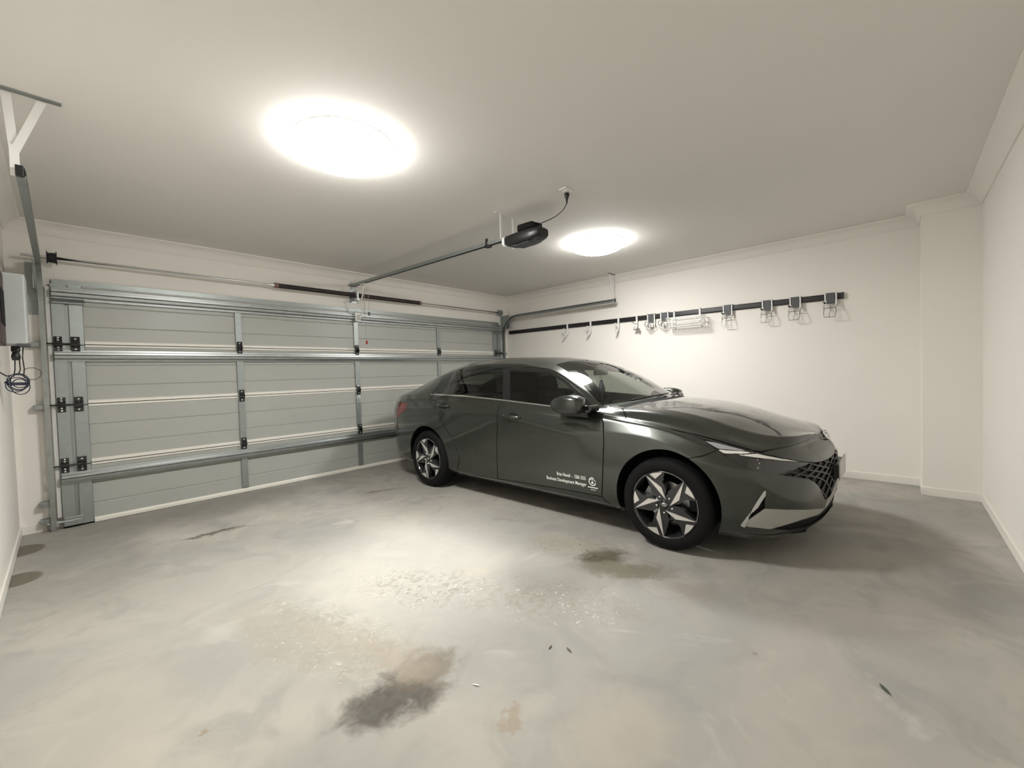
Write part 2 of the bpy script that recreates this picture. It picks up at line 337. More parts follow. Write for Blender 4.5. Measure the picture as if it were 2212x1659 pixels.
# hinges
def hinge(x, z, w=.052, end=0):
    b = MB(); y = FY-.020; h = .066
    b.prism([(y, z-h), (y-.008, z-h), (y-.010, z-.030), (y-.024, z-.018), (y-.028, z), (y-.024, z+.018), (y-.010, z+.030), (y-.008, z+h), (y, z+h)], 'x', x-w/2, x+w/2)
    o = loc(b.build('hinge', M['gloss_black'], GD, bevel=.003))
    for dz in ((-.052, -.030, .034, .054) if end else (-.046, .046)):
        c = MB(); c.lathe([(.0001, -.017), (.008, -.016), (.0095, -.010), (.0095, -.006)], 'y', 10, c=(x, y, z+dz)); q = c.build('bolt', M['bolt'], o, smooth=True)
    if end:
        c = MB(); c.tube([(x-end*.10, y-.022, z+.0), (x+end*.075, y-.022, z)], .007, 8); c.build('roller_pin', M['black'], o)
for k in (1, 2, 3):
    z = .012 + k*PH + .005
    for x in STX: hinge(x, z)
    hinge(-5.806, z, .052, -1); hinge(-5.700, z, .058, -0); hinge(-.266, z, .052, 1); hinge(-.372, z, .055)
for s, x0 in ((-1, DX0+.005), (1, DX1-.205)):
    b = MB(); b.prism([(FY-.02, 1.985), (FY-.055, 1.985), (FY-.058, 1.995), (FY-.028, 2.03), (FY-.02, 2.03)], 'x', x0, x0+.20); loc(b.build('top_bracket', M['galv'], GD))
    b = MB(); b.box(x0+.0, x0+.12, FY-.05, FY-.018, .02, .10); loc(b.build('bottom_bracket', M['galv_dull'], GD, bevel=.004))
b = MB(); b.tube([(-5.93, FY-.04, .065), (-5.72, FY-.04, .065)], .012, 8); loc(b.build('bottom_roller_pin', M['galv_dull'], GD))
b = MB(); b.box(-3.085, -3.01, FY-.085, FY-.07, 2.02, 2.13); b.prism([(-.09+FY, 2.03), (-.15+FY, 2.055), (-.15+FY, 2.075), (-.09+FY, 2.10)], 'x', -3.06, -3.035); loc(b.build('arm_bracket', M['white_metal'], GD, bevel=.003))
# header flashing above the curtain
b = MB(); b.box(DX0+.01, DX1-.01, -.03, 0, 2.158, 2.20); struct('trim_10', b, M['galv_dull'])

# ------------------------------------------------------------------ door tracks
def sweep_track(xc, s, name, label):
    zt = 2.285; yv = -.075; R = .34; path = [(yv, 0.0), (yv, .5), (yv, 1.2), (yv, zt-R)]
    for k in range(1, 15):
        a = math.pi/2*k/14; path.append((yv-R+R*math.cos(a), zt-R+R*math.sin(a)))
    path += [(-1.2, zt), (-2.38, zt)]
    sec = [(.020, -.026), (-.012, -.026), (-.012, .026), (.020, .026), (.020, .014), (.017, .014), (.017, .0225), (-.009, .0225), (-.009, -.0225), (.017, -.0225), (.017, -.014), (.020, -.014)]
    V = []; F = []; n = len(sec)
    for i, (y, z) in enumerate(path):
        a = Vector(path[min(i+1, len(path)-1)]) - Vector(path[max(i-1, 0)]); a.normalize(); nn = Vector((-a.y, a.x))
        for dx, dn in sec: V.append((xc + s*dx, y + nn.x*dn, z + nn.y*dn))
        if i: F += [((i-1)*n+k, (i-1)*n+(k+1) % n, i*n+(k+1) % n, i*n+k) for k in range(n)]
    F += [tuple(range(n)), tuple((len(path)-1)*n+k for k in range(n))[::-1]]
    T_ = empty(name, (xc, 0, 0)); tag(T_, label, 'door track', 'garage door tracks'); o0 = Vector(T_.location)
    def lk(o): o.location = -o0; return o
    b = MB(); b.add(V, F); lk(b.build('rail', M['track'], T_))
    # wall angle behind the upright, with feet
    xo = xc - s*.03
    b = MB()
    for z in (.09, .24, 1.08, 1.62): b.box(min(xo-s*.045, xo+s*.02), max(xo-s*.045, xo+s*.02), -.075, -.001, z-.02, z+.02)
    [lk(q) for q in build_each(b, 'wall_bracket', M['track'], T_, bevel=.004)]
    b = MB(); b.box(min(xo-s*.05, xc), max(xo-s*.05, xc), -.006, -.001, 1.88, 2.33); b.box(xo-.003, xo+.003, -.20, -.002, 2.08, 2.33)
    [lk(q) for q in build_each(b, 'spring_plate', M['galv_dull'], T_)]
    # hanging straps
    ym = -2.355
    b = MB()
    def strap(p, q, w=.016):
        b.tube([p, q], w, 4, sx=.22) if False else b.prism([(p[0]-w, p[2]), (p[0]+w, p[2]), (q[0]+w, q[2]), (q[0]-w, q[2])], 'y', ym-.002+.005*len(b.g), ym+.002+.005*len(b.g))
    strap((xc-s*.014, ym, 2.27), (xc-s*.014, ym, 2.42)); strap((xc-s*.014, ym, 2.385), (xc+s*.085, ym, 2.665)); strap((xc-s*.014, ym, 2.385), (xc-s*.03, ym, 2.665))
    [lk(q) for q in build_each(b, 'hanging_strap', M['white_metal'], T_)]
    b = MB(); b.box(xc-.065, xc+.15*1.0 if s > 0 else xc+.065, ym-.016, ym+.016, H-.006, H-.0005) if s > 0 else b.box(xc-.13, xc+.065, ym-.016, ym+.016, H-.006, H-.0005)
    lk(b.build('ceiling_plate', M['galv_dull'], T_))
    b = MB(); b.box(xc-.014, xc+.014, -2.392, -2.375, zt-.024, zt+.03); lk(b.build('end_stop', M['black'], T_, bevel=.003))
    return T_
sweep_track(-5.895, 1, 'door_track', 'galvanised door track curving up beside the grey wall box')
sweep_track(-.168, -1, 'door_track', 'galvanised door track curving along above the black hook rail')
# ------------------------------------------------------------------ torsion shaft and spring
TS = empty('torsion_spring', (-3.05, -.12, 2.365)); tag(TS, 'dark torsion spring on a steel shaft above the garage door', 'door spring'); o0 = Vector(TS.location)
def lk(o): o.location = -o0; return o
def shz(x): return 2.365
b = MB(); b.tube([(-5.99, -.12, 2.365), (-.25, -.12, 2.365)], .0125, 12); lk(b.build('shaft', M['chrome'], TS, smooth=True))
b = MB()
for x0, x1 in ((-4.035, -3.075), (-3.02, -2.06)):
    prof = []; nn = 150
    for k in range(nn+1):
        f = k/nn; x = x0+(x1-x0)*f; prof.append((.0245 + (.0035 if k % 2 else 0), x))
    b.lathe(prof, 'x', 16, c=(0, -.12, 2.365))
[lk(q) for q in build_each(b, 'spring', M['spring'], TS, smooth=True)]
b = MB()
for x in (-4.045, -2.05): b.lathe([(.013, -.02), (.030, -.02), (.030, .02), (.013, .02)], 'x', 20, c=(x, -.12, 2.365))
[lk(q) for q in build_each(b, 'spring_cone', noisy(pbr('cone_red_brown', (.22, .13, .11), .5), 20, .1), TS)]
b = MB(); b.box(-3.062, -3.036, -.145, -.001, 2.30, 2.43); b.box(-3.10, -3.0, -.006, -.001, 2.27, 2.46); b.box(-3.10, -3.03, -.16, -.09, 2.292, 2.315); lk(b.build('centre_bracket', M['galv'], TS, bevel=.002))
for x, s in ((-5.815, 1), (-.305, -1)):
    b = MB(); b.lathe([(.013, -.030), (.052, -.030), (.052, -.024), (.040, -.020), (.044, .022), (.056, .026), (.056, .032), (.013, .032)], 'x', 24, c=(x, -.12, 2.365)); lk(b.build('cable_drum', M['black'] if s > 0 else M['track'], TS, smooth=False))
# ------------------------------------------------------------------ opener rail, motor, cords
OP = empty('door_opener', (-3.05, -3.1, H)); tag(OP, 'black garage door opener motor hung from the ceiling on a long steel rail', 'door opener'); o0 = Vector(OP.location)
def zr(y): return 2.515 + (y)*(.060/2.9)
b = MB()
for (dx0, dx1, dz0, dz1) in ((-.021, .021, .012, .016), (-.021, -.018, -.016, .012), (.018, .021, -.016, .012), (-.021, -.008, -.018, -.015), (.008, .021, -.018, -.015)):
    v = []
    for y in (0-.012, -2.93):
        for (dx, dz) in ((dx0, dz0), (dx1, dz0), (dx1, dz1), (dx0, dz1)): v.append((-3.05+dx, y, zr(y)+dz))
    b.add(v, [(0,1,2,3), (4,7,6,5), (0,4,5,1), (1,5,6,2), (2,6,7,3), (3,7,4,0)])
lk(b.build('rail', M['galv_dull'], OP))
b = MB(); b.tube([(-3.05, -.05, zr(0)-.014), (-3.05, -2.93, zr(-2.93)-.016)], .007, 6); lk(b.build('chain', M['matt_black'], OP))
b = MB(); b.box(-3.075, -3.025, -.012, -.001, 2.46, 2.56); b.box(-3.11, -2.99, -.05, -.001, 2.505, 2.52); lk(b.build('wall_bracket', M['galv_dull'], OP))
# motor housing: lofted sections along y
def loft(secs, n=24, pw=.55):
    V = []; F = []
    for (y, cx, cz, rx, rt, rb) in secs:
        for k in range(n):
            a = 2*math.pi*k/n; c, s_ = math.cos(a), math.sin(a)
            V.append((cx + math.copysign(abs(c)**pw, c)*rx, y, cz + math.copysign(abs(s_)**pw, s_)*(rt if s_ > 0 else rb)))
    for i in range(len(secs)-1):
        for k in range(n): F.append((i*n+k, i*n+(k+1) % n, (i+1)*n+(k+1) % n, (i+1)*n+k))
    F += [tuple(range(n)), tuple((len(secs)-1)*n+k for k in range(n))[::-1]]
    return V, F
b = MB(); b.add(*loft([(-2.935, -3.05, 2.412, .064, .036, .038), (-2.96, -3.05, 2.410, .076, .040, .046), (-3.08, -3.05, 2.407, .090, .042, .062), (-3.22, -3.05, 2.407, .090, .042, .060), (-3.31, -3.05, 2.408, .074, .038, .038), (-3.322, -3.05, 2.410, .066, .034, .030)], pw=.42))
mot = lk(b.build('motor_housing', M['black'], OP, smooth=True)); mot.data.set_sharp_from_angle(angle=.7)
b = MB(); b.add(*loft([(-3.08, -3.05, 2.475, .050, .030, .03), (-3.10, -3.05, 2.478, .072, .036, .03), (-3.24, -3.05, 2.478, .072, .032, .03), (-3.27, -3.05, 2.470, .055, .024, .03)])); b.box(-3.02, -2.96, -3.24, -3.19, 2.47, 2.515)
lk(b.build('motor_cover', M['matt_black'], OP, smooth=True))
b = MB(); b.add(*loft([(-2.905, -3.05, 2.414, .060, .036, .038), (-2.915, -3.05, 2.413, .074, .042, .050), (-2.937, -3.05, 2.412, .076, .043, .052)])); lk(b.build('front_cap', M['white_metal'], OP, smooth=True))
b = MB(); b.add(*loft([(-3.0, -3.05, 2.362, .050, .004, .008), (-3.06, -3.05, 2.352, .066, .004, .014), (-3.20, -3.05, 2.352, .066, .004, .014), (-3.26, -3.05, 2.362, .050, .004, .008)], pw=.8)); lk(b.build('light_lens', M['grey_rubber'], OP, smooth=True))
b = MB(); b.box(-3.14, -2.79, -2.880, -2.850, H-.006, H-.0005)
for x in (-3.075, -2.915): b.box(x-.012, x+.012, -2.868, -2.862, 2.455, H-.005)
b.box(-3.085, -2.903, -2.870, -2.860, 2.452, 2.478); lk(b.build('hanging_bracket', M['white_metal'], OP))
b = MB(); b.box(-3.072, -3.028, -2.70, -2.64, zr(-2.67)-.034, zr(-2.67)-.01); b.box(-3.075, -3.060, -2.68, -2.655, zr(-2.67)-.03, zr(-2.67)+.045); lk(b.build('rail_stop', M['black'], OP, bevel=.003))
# curved arm from trolley to door
b = MB(); b.tube([(-3.045, -.30, 2.49), (-3.045, -.27, 2.36), (-3.045, -.22, 2.27)], .008, 6); b.tube([(-3.045, -.22, 2.28), (-3.045, -.25, 2.19), (-3.045, -.22, 2.09), (-3.045, -.14, 2.065)], .008, 6)
b.box(-3.065, -3.03, -.34, -.24, zr(-.3)-.035, zr(-.3)-.012)
lk(b.build('door_arm', M['white_metal'], OP, smooth=False))
M['cord'] = pbr('pale_cord', (.42, .40, .38), .7)
b = MB(); b.tube([(-3.035, -.28, 2.48), (-3.032, -.28, 2.2), (-3.02, -.28, 1.745)], .0032, 6); c1 = lk(b.build('release_cord', M['cord'], OP))
b = MB(); b.lathe([(.0001, .028), (.008, .024), (.013, .008), (.014, -.012), (.010, -.024), (.0001, -.027)], 'z', 14, c=(-3.02, -.28, 1.722)); q = b.build('toggle', noisy(pbr('red_toggle', (.42, .045, .055), .45), 30, .05), c1, smooth=True); q['label'] = 'small red toggle'
b = MB(); b.tube([(-2.975, -.28, 2.48), (-2.97, -.28, 2.12)], .0022, 6); c2 = lk(b.build('release_cord', M['cord'], OP))
b = MB(); b.box(-2.984, -2.958, -.288, -.272, 2.08, 2.128); q = b.build('toggle', noisy(pbr('green_toggle', (.05, .085, .065), .5), 30, .05), c2, bevel=.004); q['label'] = 'small dark green toggle'
# power outlet in the ceiling with the opener's plug
o = empty('ceiling_outlet', (-3.04, -3.555, H)); tag(o, 'small white power outlet plate in the ceiling behind the opener', 'power outlet')
b = MB(); b.box(-.055, .055, -.036, .036, -.010, 0); b.build('plate', M['white_metal'], o, bevel=.004)
b = MB(); b.box(-.02, .02, -.02, .02, -.016, -.009); b.build('socket', M['white_metal'], o, bevel=.002)
pc = empty('power_cord', (-3.02, -3.545, H-.016)); tag(pc, 'black power cord sagging from the ceiling outlet to the opener motor', 'power cord'); o0 = Vector(pc.location)
b = MB(); b.tube([(-3.02, -3.545, 2.660), (-3.02, -3.545, 2.645), (-3.015, -3.54, 2.615), (-3.01, -3.535, 2.588)], [.020, .020, .009, .005], 12); lk(b.build('plug', M['black'], pc, smooth=True))
b = MB(); pts = []
for k in range(17):
    t = k/16; p0 = Vector((-3.01, -3.535, 2.592)); p3 = Vector((-3.0, -3.235, 2.505)); p1 = p0 + Vector((.0, .05, -.09)); p2 = p3 + Vector((0, -.13, .01))
    pts.append(p0*(1-t)**3 + p1*3*t*(1-t)**2 + p2*3*t*t*(1-t) + p3*t**3)
b.tube(pts, .0035, 6); lk(b.build('cable', M['black'], pc, smooth=True))
# ------------------------------------------------------------------ car surface (numpy)
# control net: each row is a station running from the nose centre round the side to the tail centre;
# a = metres behind the front axle, w = half width, z = height
ZC = [(-.84,.70),(-.80,.745),(-.754,.768),(-.57,.835),(-.26,.925),(.0,.972),(.20,.994),(.29,.985),(.75,1.20),(1.1,1.345),
      (1.3,1.388),(1.6,1.415),(2.1,1.432),(2.5,1.410),(2.9,1.335),(3.3,1.165),(3.55,1.075),(3.70,1.045),(3.77,1.03)]
def hoodz(a, w):
    xs = [p[0] for p in ZC]; zs = [p[1] for p in ZC]
    zc = np.interp(a, xs, zs)
    D = np.interp(a, [-.8, -.45, -.17, .34, .5], [.080, .130, .085, .058, .05])
    return zc - D * (abs(w) / .74) ** 2.3
def _net():
    N = []
    def low(aa, ww, zz): return list(zip(aa, ww, zz))
    def st(lo, up): N.append(lo + up)
    def hood(lo, ac, ab=None):
        ae, we, ze = lo[-1]
        up = []
        for f, t in ((.93, .05), (.80, .2), (.52, .55), (.26, .85), (0, 1)):
            a = ae + (ac - ae) * t; w = we * f
            z = hoodz(a, w) + (float(np.interp(a, [-.6, -.2, .3], [.010, .010, .004])) if f == .80 else 0)
            if f == .93: z = float(np.interp(a, [-.4, 0], [(z + ze) / 2 + .004, z - .006]))
            up.append((a, w, z))
        return lo + up
    # front
    N.append(hood(low([-.75,-.825,-.862,-.872,-.868,-.848,-.805], [0]*7, [.17,.22,.33,.50,.61,.685,.742]), -.765))
    N.append(hood(low([-.715,-.79,-.828,-.840,-.828,-.790,-.742], [.34,.35,.36,.36,.36,.355,.34], [.17,.22,.33,.50,.605,.678,.722]), -.69))
    N.append(hood(low([-.655,-.715,-.748,-.755,-.742,-.708,-.665], [.58,.60,.62,.63,.62,.605,.58], [.17,.22,.34,.50,.60,.668,.712]), -.60))
    N.append(hood(low([-.54,-.59,-.615,-.625,-.61,-.58,-.53], [.735,.765,.785,.80,.79,.76,.70], [.165,.22,.36,.52,.605,.68,.732]), -.46))
    N.append(hood(low([-.38,-.40,-.41,-.41,-.40,-.385,-.36], [.80,.845,.865,.87,.868,.825,.735], [.165,.22,.36,.53,.62,.715,.775]), -.33))
    N.append(hood(low([-.2]*7, [.82,.87,.89,.895,.895,.85,.75], [.17,.23,.38,.54,.655,.765,.812]), -.2))
    N.append(hood(low([.03]*7, [.82,.875,.898,.908,.880,.830,.757], [.18,.24,.38,.56,.745,.832,.850]), -.02))
    N.append(hood(low([.32]*6+[.32], [.82,.872,.892,.900,.872,.826,.762], [.19,.24,.38,.56,.772,.866,.888]), .20))
    # windshield base
    N.append(low([.52]*7, [.81,.865,.882,.896,.882,.842,.795], [.19,.235,.35,.55,.768,.880,.925])
             + [(.53,.755,.935),(.50,.70,.953),(.39,.46,.980),(.32,.24,.989),(.29,0,.990)])
    S = [ (.75, [.81,.862,.876,.888,.903,.863,.803], [.19,.235,.34,.54,.755,.878,.945], [.765,.695,.46,.23,0], [.995,1.090,1.166,1.202,1.208]),
          (1.1, [.81,.862,.875,.886,.907,.868,.810], [.19,.235,.34,.54,.805,.900,.967], [.745,.650,.44,.22,0], [1.075,1.262,1.312,1.343,1.350]),
          (1.3, [.81,.862,.875,.886,.909,.868,.812], [.19,.235,.34,.54,.835,.912,.979], [.738,.620,.43,.21,0], [1.115,1.300,1.358,1.382,1.390]),
          (1.6, [.81,.862,.875,.887,.910,.868,.813], [.19,.235,.34,.55,.870,.930,.996], [.733,.598,.42,.21,0], [1.150,1.345,1.392,1.412,1.418]),
          (2.1, [.81,.862,.880,.893,.911,.868,.806], [.19,.235,.35,.56,.895,.955,1.022], [.730,.590,.42,.21,0], [1.170,1.355,1.405,1.426,1.432]),
          (2.5, [.81,.865,.890,.905,.908,.865,.795], [.19,.24,.37,.57,.895,.965,1.036], [.705,.575,.41,.20,0], [1.160,1.318,1.378,1.401,1.408]),
          (2.75,[.81,.87,.896,.912,.908,.860,.785], [.19,.25,.38,.58,.885,.965,1.040], [.690,.572,.40,.20,0], [1.145,1.268,1.330,1.356,1.364]),
          (3.0, [.80,.86,.888,.902,.895,.848,.770], [.20,.26,.39,.58,.875,.965,1.040], [.685,.575,.40,.20,0], [1.110,1.200,1.262,1.288,1.296]),
          (3.25,[.78,.84,.866,.880,.872,.828,.755], [.21,.27,.41,.58,.865,.960,1.030], [.690,.590,.40,.20,0], [1.070,1.118,1.168,1.190,1.196])]
    for a, lw, lz, uw, uz in S:
        N.append(low([a]*7, lw, lz) + low([a]*5, uw, uz))
    N.append(low([3.44,3.46,3.47,3.48,3.48,3.47,3.46], [.73,.79,.815,.825,.818,.785,.735], [.22,.28,.42,.58,.845,.945,1.008])
             + low([3.46,3.47,3.48,3.49,3.50],[.690,.595,.40,.20,0],[1.032,1.060,1.090,1.102,1.106]))
    N.append(low([3.58,3.64,3.67,3.69,3.68,3.65,3.62], [.60,.66,.69,.70,.695,.675,.66], [.23,.29,.42,.58,.83,.925,.990])
             + low([3.625,3.63,3.645,3.655,3.66],[.62,.54,.37,.19,0],[1.005,1.020,1.045,1.055,1.058]))
    N.append(low([3.66,3.72,3.76,3.785,3.765,3.74,3.72], [.34,.37,.39,.40,.395,.385,.38], [.23,.29,.42,.58,.83,.93,1.005])
             + low([3.72,3.72,3.72,3.72,3.72],[.36,.30,.2,.1,0],[1.015,1.025,1.04,1.045,1.047]))
    N.append(low([3.68,3.74,3.79,3.815,3.795,3.77,3.75], [0]*7, [.23,.29,.42,.58,.83,.935,1.015])
             + low([3.75,3.75,3.745,3.742,3.74],[0]*5,[1.022,1.030,1.038,1.041,1.042]))
    return np.array(N, float)
NET = _net()                                  # (stations, 12 rows, 3)
S_PAR = np.concatenate([[0], np.cumsum(np.linalg.norm(np.diff(NET[:, 3, :], axis=0), axis=1))])
R_PAR = np.array([0, .06, .16, .33, .55, .68, .77, .88, 1.06, 1.27, 1.48, 1.66])
def _hermite(x, xp, P, breaks=(), tension=1.0):
    """non-uniform cubic through P (n,...) at xp; one-sided tangents at break indices"""
    n = len(xp); h = np.diff(xp); d = np.diff(P, axis=0) / h.reshape(-1, *([1] * (P.ndim - 1)))
    mL = np.zeros_like(P); mR = np.zeros_like(P)
    for i in range(n):
        if i == 0: t = d[0]; mL[i] = mR[i] = t
        elif i == n - 1: t = d[-1]; mL[i] = mR[i] = t
        elif i in breaks: mL[i] = d[i - 1]; mR[i] = d[i]
        else:
            t = (d[i - 1] * h[i] + d[i] * h[i - 1]) / (h[i] + h[i - 1])
            lim = 2.2 * np.minimum(np.abs(d[i - 1]), np.abs(d[i]))
            same = (d[i - 1] * d[i]) > 0
            t = np.where(same, np.clip(t, -lim, lim), t * .35)
            mL[i] = mR[i] = t
    k = np.clip(np.searchsorted(xp, x, side='right') - 1, 0, n - 2)
    hh = h[k]; t = (x - xp[k]) / hh
    sh = (-1,) + (1,) * (P.ndim - 1)
    t_ = t.reshape(sh); hh_ = hh.reshape(sh)
    h00 = 2*t_**3 - 3*t_**2 + 1; h10 = t_**3 - 2*t_**2 + t_; h01 = -2*t_**3 + 3*t_**2; h11 = t_**3 - t_**2
    return h00*P[k] + h10*hh_*mR[k] + h01*P[k+1] + h11*hh_*mL[k+1]
def car_grid(ns=620, nr=210):
    s = np.linspace(0, S_PAR[-1], ns)
    r = np.linspace(0, R_PAR[-1], nr)
    # snap rows to key levels
    for v in R_PAR[1:-1]: r[np.argmin(abs(r - v))] = v
    A = _hermite(s, S_PAR, NET)                        # ns,12,3
    B = _hermite(r, R_PAR, np.swapaxes(A, 0, 1), breaks=(4, 5, 6, 8))  # nr,ns,3
    G = np.swapaxes(B, 0, 1).copy()                    # ns,nr,3  (a,w,z)
    G[:, :, 1] = np.maximum(G[:, :, 1], 0)
    # mild smoothing rounds every crease to a small radius
    for it in range(6):
        H = G.copy()
        H[1:-1] = .5 * G[1:-1] + .25 * (G[:-2] + G[2:])
        H2 = H.copy()
        H2[:, 1:-1] = .5 * H[:, 1:-1] + .25 * (H[:, :-2] + H[:, 2:])
        H2[0, :, 1] = 0; H2[-1, :, 1] = 0; H2[:, -1, 1] = 0
        G = H2
    return s, r, G
